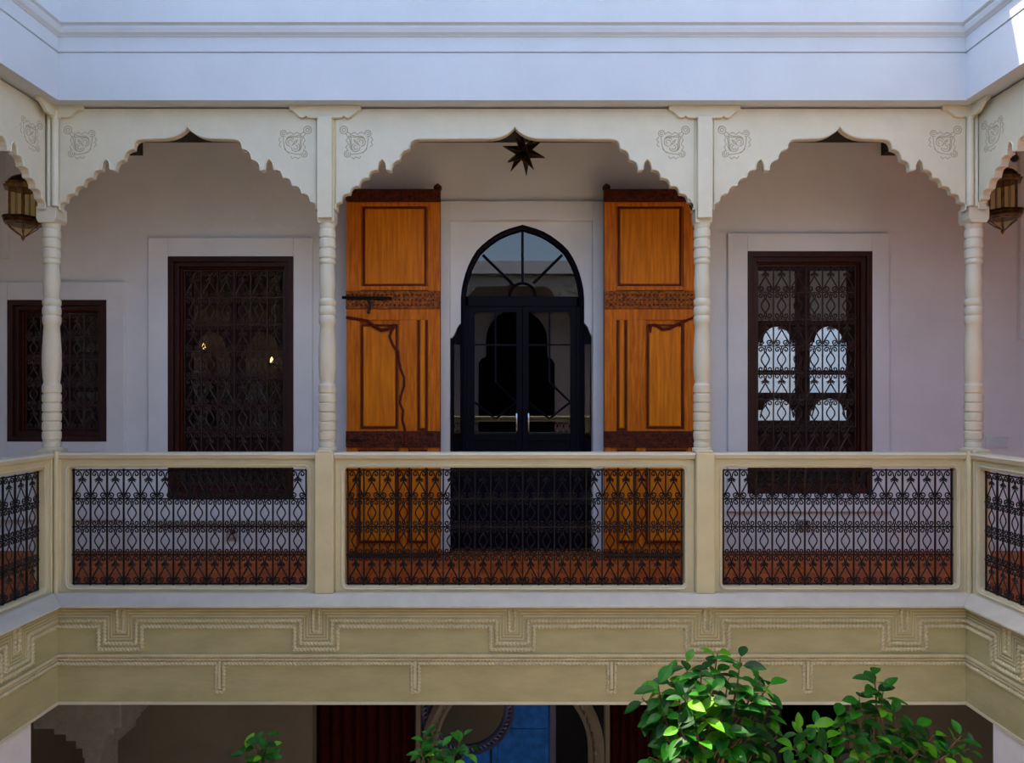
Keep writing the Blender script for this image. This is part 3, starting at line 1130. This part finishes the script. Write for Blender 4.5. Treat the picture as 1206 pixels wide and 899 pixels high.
# fanlight
fan = inst('fanlight', None, t)
gp = arcL + [(-p[0], p[1]) for p in arcL[::-1][1:]]
MB().prism(gp, 0.05, 0.056).build('pane', M['door_glass'], fan)
mb = MB()
cxs, czs = 0.0, zz(348)
mb.box(-0.012, 0.012, 0.03, 0.07, zz(332), zap)
for s in (-1, 1):
    mb.tube([(s * 0.10, 0.05, zz(332)), (s * xx(663), 0.05, zz(298))], 0.013, 4)
mb.tube([(0.12 * math.cos(PI * k / 12), 0.05, czs + 0.12 * math.sin(PI * k / 12) * 1.05) for k in range(13)], 0.013, 4)
mb.build('muntins', M['navy'], fan)
# leaves
for s in (-1, 1):
    a, c = (-hw + 0.05, -0.003) if s < 0 else (0.003, hw - 0.05)
    zt_, z0_ = zz(360), 0.02
    mb = MB()
    sw = 0.055
    mb.box(a, a + sw, 0.03, 0.08, z0_, zt_)
    mb.box(c - sw, c, 0.03, 0.08, z0_, zt_)
    mb.box(a + sw, c - sw, 0.03, 0.08, zt_ - 0.05, zt_)
    mb.box(a + sw, c - sw, 0.03, 0.08, z0_, z0_ + 0.16)
    mb.box(a + sw, c - sw, 0.04, 0.075, zz(520), zz(512))
    mb.box(a + sw, c - sw, 0.055, 0.06, z0_ + 0.16, zz(520))
    lf = mb.build('door_leaf', M['navy'], t, bevel=0.003)
    MB().box(a + sw, c - sw, 0.052, 0.057, zz(512), zt_ - 0.05).build('pane', M['door_glass'], lf)
    mb = MB()
    mid = (a + c) / 2
    g0, g1 = a + sw, c - sw
    mb.box(mid - 0.008, mid + 0.008, 0.04, 0.068, zz(450), zt_ - 0.05)
    mb.box(g0, g1, 0.042, 0.066, zz(406.5), zz(404.5))
    d_ = [(mid, zz(450)), (g1, zz(474)), (mid, zz(494)), (g0, zz(474))]
    for i in range(3):
        p_, q_ = d_[i], d_[(i + 1) % 4]
        mb.tube([(p_[0], 0.054, p_[1]), (q_[0], 0.054, q_[1])], 0.011, 4)
    mb.build('muntins', M['navy'], lf)
    hx_ = s * 0.055
    MB().tube([(hx_, 0.03, zz(488)), (hx_, -0.02, zz(488)), (hx_ - s * 0.0, -0.03, zz(491)), (hx_, -0.03, zz(505)), (hx_, -0.02, zz(508)), (hx_, 0.03, zz(508))],
              0.008, 8).build('pull_handle', M['steel'], lf, smooth=True)
MB().box(-hw - 0.08, hw + 0.08, -0.02, 0.14, -0.005, 0.02).build('threshold', M['dark_metal'], t)


# ------------------------------------------------------------------ tall orange wooden leaves folded against the wall
LY = GY - 0.28          # front face of the leaves
def make_leaf(label, mir, with_wave_drop):
    Y = LY
    x_in, x_out = X(518, Y), X(408, Y)
    wl = x_in - x_out
    base = Z(667, Y)
    base = max(base, 0.012)
    z = lambda py: Z(py, Y) - base
    x = lambda px: X(px, Y) - x_out      # 0..wl for the left leaf
    t = thing('tall_door_leaf', label, 'door', (x_out if not mir else X(712, Y) + wl, Y, base))
    mx_ = (lambda v: -v) if mir else (lambda v: v)

    def B(mb, a, c, y0, y1, z0, z1):
        mb.box(mx_(a), mx_(c), y0, y1, z0, z1)
    top = z(223)
    mb = MB()
    B(mb, 0, wl, 0.02, 0.055, 0, top)
    mb.build('backing_board', M['orange'], t)
    # stiles and rails
    mb = MB()
    B(mb, 0, x(425), 0.0, 0.02, z(343), z(238))
    B(mb, x(504), wl, 0.0, 0.02, 0.05, z(238))
    B(mb, x(425), x(504), 0.0, 0.02, z(342), z(337))
    B(mb, x(425), x(504), 0.0, 0.02, z(243), z(238))
    B(mb, 0, x(504), 0.0, 0.02, z(377), z(364))
    B(mb, 0, x(424), 0.0, 0.02, z(508), z(377))
    B(mb, x(470), x(491), 0.0, 0.02, z(508), z(377))
    B(mb, x(424), x(470), 0.0, 0.02, z(508), z(506))
    B(mb, 0, x(420), 0.0, 0.02, 0.05, z(527))
    B(mb, x(470), x(480), 0.0, 0.02, 0.05, z(527))
    mb.build('stiles_and_rails', M['orange'], t, bevel=0.003)

    def panel(a, c, p0, p1):
        # moulding frame in dark red-brown and a raised field
        mb = MB()
        xa, xb, za, zb_ = x(a), x(c), z(p1), z(p0)
        g_ = 0.014
        B(mb, xa, xa + g_, 0.004, 0.021, za, zb_)
        B(mb, xb - g_, xb, 0.004, 0.021, za, zb_)
        B(mb, xa + g_, xb - g_, 0.004, 0.021, zb_ - g_, zb_)
        B(mb, xa + g_, xb - g_, 0.004, 0.021, za, za + g_)
        mo = mb.build('panel_moulding', M['groove'], t)
        mb = MB()
        B(mb, xa + g_ + 0.006, xb - g_ - 0.006, 0.006, 0.021, za + g_ + 0.006, zb_ - g_ - 0.006)
        mb.build('raised_panel', M['orange_panel'], t, bevel=0.006)
    panel(427, 502, 243, 337)
    panel(425, 468, 382, 505)
    panel(492, 503, 366, 507)
    panel(422, 469, 530, 640)
    panel(481, 503, 530, 640)
    # carved bands
    for a, c, p0, p1, m_ in ((408, 518, 343, 364, 'carved'), (408, 518, 508, 527, 'dark_carved'), (408, 518, 223, 237, 'dark_carved')):
        mb = MB()
        B(mb, x(a) - 0.004, x(c) + 0.004, -0.012, 0.02, z(p1), z(p0))
        bd = mb.build('carved_band', M[m_], t, bevel=0.003)
        # rows of carved studs on the band
        mb = MB()
        nst = 22
        for r_ in range(3):
            zc_ = z(p0) + (z(p1) - z(p0)) * (0.22 + 0.28 * r_)
            for k in range(nst):
                xc_ = wl * (k + 0.5) / nst
                sz = 0.010
                mb.add([(mx_(xc_ - sz), -0.012, zc_), (mx_(xc_), -0.012, zc_ - sz), (mx_(xc_ + sz), -0.012, zc_), (mx_(xc_), -0.012, zc_ + sz),
                        (mx_(xc_), -0.02, zc_)], [(0, 1, 4), (1, 2, 4), (2, 3, 4), (3, 0, 4)])
        mb.build('carved_studs', M['groove'], bd)['kind'] = 'stuff'
    # iron straps across the middle band
    for px in (506, 515):
        mb = MB()
        B(mb, x(px) - 0.006, x(px) + 0.006, -0.018, -0.010, z(364), z(343))
        mb.build('strap', M['carved'], t)
    # foot
    mb = MB()
    B(mb, 0, wl, -0.03, 0.06, 0, z(652))
    mb.build('foot_rail', M['dark_carved'], t, bevel=0.004)
    # pivot post at the inner edge
    mb = MB().lathe([(0.028, 0.0), (0.028, z(222)), (0.036, z(221)), (0.036, z(217)), (0.02, z(215)), (0.012, z(214))], (mx_(wl - 0.026), 0.07), 14)
    mb.build('pivot_post', M['dark_carved'], t, smooth=True)
    # carved wicket outline, a wavy dark moulding
    if with_wave_drop:
        pts = [(408, 374), (420, 376), (432, 378), (440, 384), (449, 389), (456, 388), (462, 385), (466, 382), (461, 390), (459, 397), (463, 407),
               (469, 414), (470, 425), (472, 435), (476, 445), (476, 455), (472, 467), (471, 475), (475, 484), (474, 495), (477, 505), (478, 527)]
        mb = MB().tube([(x(a), -0.004, z(b_)) for a, b_ in pts], [0.014] * 3 + [0.018] * 3 + [0.012, 0.022] + [0.012] * 14, 6)
    else:
        # mirrored leaf: only the upper wave
        pts = [(408, 372), (420, 377), (430, 381), (442, 387), (450, 388), (458, 383), (464, 383), (464, 392)]
        mb = MB().tube([(mx_(x(a)), -0.004, z(b_)) for a, b_ in pts], [0.010, 0.012, 0.014, 0.016, 0.016, 0.014, 0.016, 0.008], 6)
    mb.build('wavy_moulding', M['groove'], t, smooth=True)
    if not mir:
        b_ = MB().tube([(x(404), -0.03, z(351)), (x(462), -0.03, z(352))], 0.014, 8).build('iron_bolt', M['iron'], t, smooth=True)
        MB().tube([(x(434), -0.034, z(352)), (x(437), -0.04, z(360)), (x(435), -0.045, z(370))], [0.012, 0.010, 0.016], 8).build('bolt_handle', M['iron'], b_, smooth=True)
        MB().tube([(x(408), -0.025, z(518)), (x(432), -0.025, z(518))], 0.005, 6).build('lower_latch', M['iron'], t)
    return t


make_leaf('tall orange wooden door leaf left of the glass door, long wavy dark moulding', False, True)
make_leaf('tall orange wooden door leaf right of the glass door, short wavy moulding', True, False)

# ------------------------------------------------------------------ hanging star
SY = 0.75
sc = (X(617, SY), SY, Z(179, SY))
t = thing('star_lantern', 'dark metal star lantern hanging above the arched glass door', 'lantern', sc)
phi = (1 + 5 ** 0.5) / 2
iv = [Vector(p).normalized() for p in ((-1, phi, 0), (1, phi, 0), (-1, -phi, 0), (1, -phi, 0), (0, -1, phi), (0, 1, phi), (0, -1, -phi), (0, 1, -phi),
                                       (phi, 0, -1), (phi, 0, 1), (-phi, 0, -1), (-phi, 0, 1))]
ifc = [(0, 11, 5), (0, 5, 1), (0, 1, 7), (0, 7, 10), (0, 10, 11), (1, 5, 9), (5, 11, 4), (11, 10, 2), (10, 7, 6), (7, 1, 8), (3, 9, 4), (3, 4, 2),
       (3, 2, 6), (3, 6, 8), (3, 8, 9), (4, 9, 5), (2, 4, 11), (6, 2, 10), (8, 6, 7), (9, 8, 1)]
rot = Matrix.Rotation(0.35, 3, 'X') @ Matrix.Rotation(0.25, 3, 'Y')
iv = [rot @ v for v in iv]
rin, rout = 0.064, 0.188
for f_ in ifc:
    tri = [iv[i] * rin for i in f_]
    tip = (sum(tri, Vector()) / 3).normalized() * rout
    if tip.z > 0.12: tip *= 0.75
    MB().add([*tri, tip], [(0, 1, 3), (1, 2, 3), (2, 0, 3), (0, 2, 1)]).build('star_point', M['dark_metal'], t)
mb = MB()
for f_ in ifc:
    tri = [iv[i] * rin for i in f_]
    tip = (sum(tri, Vector()) / 3).normalized() * rout
    if tip.z > 0.12: tip *= 0.75
    for q_ in tri: mb.tube([q_ * 1.02, tip], 0.0022, 4)
mb.build('solder_seams', M['brass'], t)
MB().tube([(0, 0, 0.05), (0, 0, ZC - sc[2])], 0.005, 6).build('hanging_rod', M['dark_metal'], t)


# ------------------------------------------------------------------ hexagonal lanterns
def make_lantern(label, loc):
    # loc = centre of the glass cage
    t = thing('hanging_lantern', label, 'lantern', loc)
    s = 1.0

    def hexa(prof_, nm, m_, n=6, par=None):
        return MB().lathe([(r * s, z * s) for r, z in prof_], n=n).build(nm, m_, par or t)
    hexa([(0.105, 0.13), (0.15, 0.135), (0.155, 0.15), (0.135, 0.16), (0.14, 0.175), (0.115, 0.185)], 'upper_rim', M['brass'])
    hexa([(0.112, 0.185), (0.108, 0.205), (0.08, 0.235), (0.045, 0.255), (0.02, 0.262), (0.012, 0.28)], 'dome', M['brass'], 12)
    hexa([(0.115, -0.09), (0.15, -0.095), (0.165, -0.115), (0.14, -0.125), (0.155, -0.145), (0.125, -0.16), (0.12, -0.165)], 'lower_rim', M['brass'])
    hexa([(0.10, -0.1651), (0.098, -0.166), (0.055, -0.215), (0.012, -0.255), (0.010, -0.275), (0.003, -0.285)], 'tapered_bottom', M['lantern_glass'])
    mb = MB()
    for k in range(6):
        a = PI / 3 * k
        mb.tube([(0.122 * math.cos(a), 0.122 * math.sin(a), -0.165), (0.06 * math.cos(a), 0.06 * math.sin(a), -0.218), (0.008, 0, -0.262)], 0.005, 4)
    mb.lathe([(0.01, -0.25), (0.016, -0.265), (0.008, -0.28), (0.003, -0.29)], n=8)
    mb.build('bottom_ribs', M['brass'], t)
    for k in range(6):
        a, a2 = PI / 3 * k, PI / 3 * (k + 1)
        p0 = Vector((0.108 * math.cos(a), 0.108 * math.sin(a), 0))
        p1 = Vector((0.108 * math.cos(a2), 0.108 * math.sin(a2), 0))
        MB().tube([p0 + Vector((0, 0, -0.09)), p0 + Vector((0, 0, 0.13))], 0.007, 4).build('cage_bar', M['brass'], t)
        m_ = (p0 + p1) / 2
        MB().tube([m_ + Vector((0, 0, -0.09)), m_ + Vector((0, 0, 0.13))], 0.0035, 4).build('thin_bar', M['brass'], t)
        q0, q1 = p0 * 0.985, p1 * 0.985
        MB().add([(q0.x, q0.y, -0.09), (q1.x, q1.y, -0.09), (q1.x, q1.y, 0.13), (q0.x, q0.y, 0.13)], [(0, 1, 2, 3)]).build('glass_panel', M['lantern_glass'], t)
    MB().tube([(0, 0, 0.27), (0, 0, ZC - loc[2])], 0.004, 6).build('chain', M['dark_metal'], t)
    return t


LYY = 0.9
make_lantern('hexagonal brass lantern hanging left of the left corner column', (X(27, LYY), LYY, Z(243, LYY)))
make_lantern('hexagonal brass lantern hanging right of the right corner column', (X(1181, LYY), LYY, Z(235, LYY)))

# small fittings
t = thing('security_camera', 'small black camera above the right brass lantern', 'camera', (X(1193, 1.0), 1.0, Z(186, 1.0)))
MB().tube([(-0.03, -0.06, -0.02), (0.06, 0.06, 0.01)], 0.030, 12).build('camera_body', M['black'], t, smooth=True)
MB().tube([(0.03, 0.02, 0.0), (0.08, 0.08, 0.05), (0.08, 0.08, ZC - Z(186, 1.0))], 0.010, 8).build('mount', M['plastic'], t, smooth=True)
q = bp(1160, 1188, 514, 528)
t = thing('wall_vent', 'small pale louvred vent beside the right corner column', 'vent', (q[0], GY, q[2]))
w_, h_ = q[1] - q[0], q[3] - q[2]
mb = MB().box(0, w_, -0.012, 0, 0, 0.01).box(0, w_, -0.012, 0, h_ - 0.01, h_).box(0, 0.01, -0.012, 0, 0.01, h_ - 0.01).box(w_ - 0.01, w_, -0.012, 0, 0.01, h_ - 0.01)
mb.build('vent_frame', M['plaster'], t)
for k in range(4):
    z_ = 0.014 + k * (h_ - 0.03) / 4
    MB().prof([(-0.012, z_), (-0.009, z_ + 0.002), (-0.001, z_ + 0.018), (-0.004, z_ + 0.018)], 0.01, w_ - 0.01).build('slat', M['plaster'], t)
for px, py, lb in ((274, 627, 'small square floor light low on wall below left dark window'), (945, 617, 'small square floor light low on wall below right dark window')):
    zc_ = Z(py, GY)
    t = thing('step_light', lb, 'wall light', (X(px, GY), GY, zc_ - 0.05))
    MB().prism([(-0.055, 0), (0.055, 0), (0.045, 0.09), (-0.045, 0.09)], -0.035, 0.0).build('housing', M['plastic'], t, bevel=0.005)
    MB().box(0.005, 0.035, -0.04, -0.034, 0.04, 0.08).build('lens', M['black'], t)

# ------------------------------------------------------------------ ground floor seen below the fascia
g0 = GZ
zt = -0.32
def slabg(name, m_, a, c, zlo=g0, zhi=zt, y0=GY, y1=GY + 0.2):
    return slab(name, m_, a, c, y0, y1, zlo, zhi)


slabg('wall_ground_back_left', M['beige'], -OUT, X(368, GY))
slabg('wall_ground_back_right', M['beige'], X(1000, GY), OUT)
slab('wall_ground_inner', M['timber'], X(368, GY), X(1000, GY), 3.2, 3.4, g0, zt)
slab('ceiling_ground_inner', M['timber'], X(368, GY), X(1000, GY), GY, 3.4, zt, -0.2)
# piers under the side galleries
for sd, sx in (('left', -1), ('right', 1)):
    for k, (ya, yb) in enumerate(((-1.3, -0.28), (-3.6, -2.6), (-6.0, -5.0))):
        a, c = sorted((sx * (HX + 0.01), sx * (HX + 0.24)))
        st(MB().box(a, c, ya, yb, g0, ZF).build('wall_pier_%s' % sd, M['white_pier'], bevel=0.006))
# stepped stucco bracket at the back left corner
t = thing('stucco_bracket', 'grey stepped stucco bracket in shadow under the left corner of the balcony', 'bracket', (X(110, 0.9), 0.9, -0.32))
for k, (a, c, p0, p1) in enumerate(((48, 150, 838, 853), (70, 140, 853, 861), (82, 132, 861, 870), (92, 124, 870, 880), (98, 118, 880, 892))):
    MB().box(X(a, .9) - X(110, .9), X(c, .9) - X(110, .9), -0.1 + 0.02 * k, 0.6, Z(p1, .9) + .32, Z(p0, .9) + .32 if k else 0.0).build('corbel_step', M['grey_stucco'], t, bevel=0.01)
MB().box(X(99, .9) - X(110, .9), X(117, .9) - X(110, .9), 0.0, 0.3, GZ + 0.32, Z(892, .9) + .32).build('shaft', M['grey_stucco'], t, bevel=0.01)


def curtain(label, pa, pb, Y):
    t = thing('red_curtain', label, 'curtain', (X((pa + pb) / 2, Y), Y, GZ))
    x0, x1 = X(pa, Y) - X((pa + pb) / 2, Y), X(pb, Y) - X((pa + pb) / 2, Y)
    n_ = 60
    vs = []
    fs = []
    for i in range(n_ + 1):
        x_ = x0 + (x1 - x0) * i / n_
        y_ = 0.03 * math.sin(i * 0.9)
        vs += [(x_, y_, 0.02), (x_, y_, zt - GZ)]
    for i in range(n_):
        fs.append((2 * i, 2 * i + 2, 2 * i + 3, 2 * i + 1))
    o = MB().add(vs, fs).build('cloth', M['curtain'], t, smooth=True)
    md = o.modifiers.new('solid', 'SOLIDIFY')
    md.thickness = 0.006
    MB().tube([(x0 - 0.02, 0, zt - GZ - 0.03), (x1 + 0.02, 0, zt - GZ - 0.03)], 0.012, 8).build('curtain_rod', M['dark_metal'], t)


curtain('dark red curtain below the balcony left of the blue door', 369, 488, 1.62)
curtain('dark red curtain below the balcony right of the blue door', 716, 800, 1.62)
# stucco arch round the doorway
t = thing('stucco_arch', 'carved dark stucco arch around the blue ground floor door', 'arch', (X(604, GY), GY, GZ))
ra = X(706, GY) - X(604, GY)
zc_ = Z(885, GY) - GZ
for rr, th, y_ in ((ra, 0.05, 0.0), (ra - 0.075, 0.03, 0.02)):
    pts = [(-rr, y_, 0)] + [(-rr * math.cos(PI * k / 24), y_, zc_ + rr * math.sin(PI * k / 24)) for k in range(25)] + [(rr, y_, 0)]
    MB().tube(pts, th, 6).build('arch_band', M['beige'], t)
for k in range(33):
    a = PI * k / 32
    rr = ra - 0.038
    MB().lathe([(0.018, -0.02), (0.018, 0.02)], (0, 0), 6).build('stucco_bead', M['beige'], t).location = (-rr * math.cos(a), -0.02, zc_ + rr * math.sin(a))
for s in (-1, 1):
    MB().box(s * (ra + 0.05), s * (ra + 0.09), -0.03, 0.08, 0, zt - GZ).build('pilaster', M['beige'], t)
# blue door
bx0, bx1 = X(545, GY), X(650, GY)
t = structure('door_2', ((bx0 + bx1) / 2, GY + 0.08, GZ))
hb = (bx1 - bx0) / 2
MB().box(-hb, X(577, GY) - (bx0 + bx1) / 2, 0, 0.05, 0, zt - GZ).build('door_leaf', M['blue'], t, bevel=0.004)
lf = MB().box(X(579, GY) - (bx0 + bx1) / 2, hb - 0.02, -0.01, 0.05, 0, zt - GZ).build('door_leaf', M['blue'], t, bevel=0.004)
MB().box(hb - 0.02, hb + 0.04, -0.03, 0.06, 0, zt - GZ).build('door_frame', M['blue_dark'], t, bevel=0.004)
for k in range(3):
    MB().box(X(586, GY) - (bx0 + bx1) / 2, hb - 0.06, -0.018, -0.009, 0.2 + k * 1.15, 1.2 + k * 1.15).build('raised_panel', M['blue'], lf, bevel=0.006)
# round carved rosette
t2 = inst('round_rosette', None, t, (X(550, GY) - (bx0 + bx1) / 2, -0.05, Z(835, GY) - GZ))
for rr, th, m_ in ((0.42, 0.022, 'blue_dark'), (0.36, 0.022, 'blue_dark')):
    MB().tube([(rr * math.cos(2 * PI * k / 40), 0, rr * math.sin(2 * PI * k / 40)) for k in range(40)], th, 6, closed=True).build('rim', M[m_], t2, smooth=True)
for k in range(60):
    a = 2 * PI * k / 60
    MB().tube([(0.375 * math.cos(a), -0.01, 0.375 * math.sin(a)), (0.41 * math.cos(a + .05), -0.01, 0.41 * math.sin(a + .05))], 0.006, 4).build('tooth', M['grey_stucco'], t2)
MB().prism([(0.35 * math.cos(2 * PI * k / 40), 0.35 * math.sin(2 * PI * k / 40)) for k in range(40)], 0.0, 0.02).build('disc', M['black'], t2)


# ------------------------------------------------------------------ trees
def leaf_mesh():
    L, Wd = 1.0, 0.27
    prof_ = [(0.0, 0.02), (0.12, 0.55), (0.3, 0.92), (0.5, 1.0), (0.7, 0.82), (0.88, 0.42), (1.0, 0.0)]
    vs = []
    fs = []
    for u, w2 in prof_:
        zc_ = -0.16 * u * u
        vs += [(u * L, -Wd * w2, zc_ + 0.10 * w2), (u * L, 0, zc_), (u * L, Wd * w2, zc_ + 0.10 * w2)]
    for i in range(len(prof_) - 1):
        a = i * 3
        fs += [(a, a + 3, a + 4, a + 1), (a + 1, a + 4, a + 5, a + 2)]
    # petiole
    mb = MB().add(vs, fs)
    mb.tube([(-0.16, 0, 0.0), (0.02, 0, -0.004)], 0.014, 3)
    return mb.mesh('leaf', M['leaf'], smooth=True)


ME_LEAF = leaf_mesh()


def make_tree(label, base, tips, fork_z, leafscale, per_tip, seed, potr=0.28):
    rnd = random.Random(seed)
    t = thing('potted_tree', label, 'tree', base)
    bx, by, bz = base
    # pot, soil, trunk
    ph = 0.5
    MB().lathe([(potr * 0.7, 0), (potr * 0.95, ph * 0.85), (potr * 1.05, ph * 0.86), (potr * 1.05, ph), (potr * 0.95, ph), (potr * 0.93, ph - 0.06), (0.02, ph - 0.06)], n=24).build('pot', M['pot'], t, smooth=True)
    MB().lathe([(potr * 0.9, ph - 0.08), (potr * 0.9, ph - 0.04)], n=20).build('soil', M['soil'], t)
    fk = fork_z - bz
    MB().tube([(0, 0, ph - 0.08), (0.02, 0.01, fk * 0.4), (-0.02, 0.0, fk * 0.75), (0, 0, fk)], [0.035, 0.03, 0.026, 0.02], 8).build('trunk', M['bark'], t, smooth=True)
    F = Vector((0, 0, fk))
    cnt = 0
    for (px, py, dy) in tips:
        Y = by + dy
        T = Vector((X(px, Y) - bx, dy, Z(py, Y) - bz))
        mid = F.lerp(T, 0.5) + Vector((rnd.uniform(-.05, .05), rnd.uniform(-.05, .05), -0.04))
        m3 = F.lerp(T, 0.8) + Vector((rnd.uniform(-.03, .03), rnd.uniform(-.03, .03), 0.0))
        MB().tube([F, mid, m3, T], [0.012, 0.008, 0.005, 0.003], 5).build('branch', M['bark'], t, smooth=True)
        d = (T - m3).normalized()
        for k in range(per_tip):
            tt = k / per_tip
            pos = T - d * (0.17 * tt * rnd.uniform(.8, 1.1))
            az = k * 2.4 + rnd.uniform(-.3, .3)
            # leaf direction: around the twig, opening outwards
            el = R(rnd.uniform(5, 45)) * (1.0 - 0.7 * tt)
            side = d.orthogonal().normalized()
            side.rotate(Matrix.Rotation(az, 3, d))
            dirv = (side * math.cos(el) + d * math.sin(el)).normalized()
            dirv = (dirv + Vector((0, 0, -0.12))).normalized()
            up = Vector((rnd.uniform(-.35, .35), rnd.uniform(-.8, .1), 1)).normalized()
            yv = up.cross(dirv)
            if yv.length < 0.1: yv = dirv.orthogonal()
            yv.normalize()
            zv = dirv.cross(yv)
            rot = Matrix((dirv, yv, zv)).transposed()
            s_ = leafscale * rnd.uniform(0.75, 1.15)
            inst('leaf', ME_LEAF, t, pos + dirv * 0.16 * s_, (s_, s_, s_), rot.to_euler())
            cnt += 1
    return t


tips1 = [(845, 770, 0), (872, 776, -.05), (808, 782, .05), (826, 790, -.1), (775, 808, 0), (756, 822, .08), (790, 800, .1), (858, 800, .12), (896, 800, 0),
         (885, 815, -.1), (905, 808, .05), (838, 815, -.2), (805, 820, -.18), (866, 828, -.15), (780, 838, -.1), (765, 846, .05), (825, 840, -.22),
         (850, 850, -.2), (800, 855, -.22), (888, 848, -.05), (905, 835, .1), (820, 868, -.25), (872, 870, -.22), (785, 872, -.15), (845, 885, -.25),
         (765, 892, -.1), (805, 892, -.25), (885, 890, -.15), (915, 868, .0), (830, 830, .15)]
make_tree('leafy green tree reaching highest in front of the beige balcony fascia', (X(835, -1.3), -1.3, GZ), tips1, Z(930, -1.3), 0.112, 8, 3)
tips2 = [(1030, 797, 0), (1040, 815, -.03), (1012, 822, 0), (1005, 840, .05), (985, 846, 0), (1052, 842, .06), (1078, 858, 0), (1100, 866, -.05), (1132, 868, -.02),
         (1142, 882, .03), (1118, 888, -.1), (960, 856, .03), (940, 862, -.05), (930, 880, -.1), (965, 882, -.12), (1000, 868, -.1), (1025, 860, -.08),
         (1050, 880, -.12), (1080, 888, -.1), (1010, 892, -.15), (985, 895, 0), (1105, 898, 0), (945, 896, 0), (1060, 862, .1)]
make_tree('lower leafy tree in front of the right end of the balcony fascia', (X(1035, -1.0), -1.0, GZ), tips2, Z(945, -1.0), 0.11, 8, 5)
tips3 = [(500, 870, 0), (512, 864, .03), (495, 884, -.05), (520, 882, -.05), (545, 868, 0), (553, 880, .03), (535, 888, -.05), (508, 895, 0)]
make_tree('small bright green treetop in front of the blue ground floor door', (X(522, -1.0), -1.0, GZ), tips3, Z(945, -1.0), 0.085, 7, 9, 0.22)
tips4 = [(312, 868, 0), (300, 878, .03), (318, 880, -.03), (288, 884, 0), (305, 892, -.05)]
make_tree('smallest green treetop at the bottom left below the fascia', (X(303, -1.0), -1.0, GZ), tips4, Z(945, -1.0), 0.085, 7, 12, 0.22)
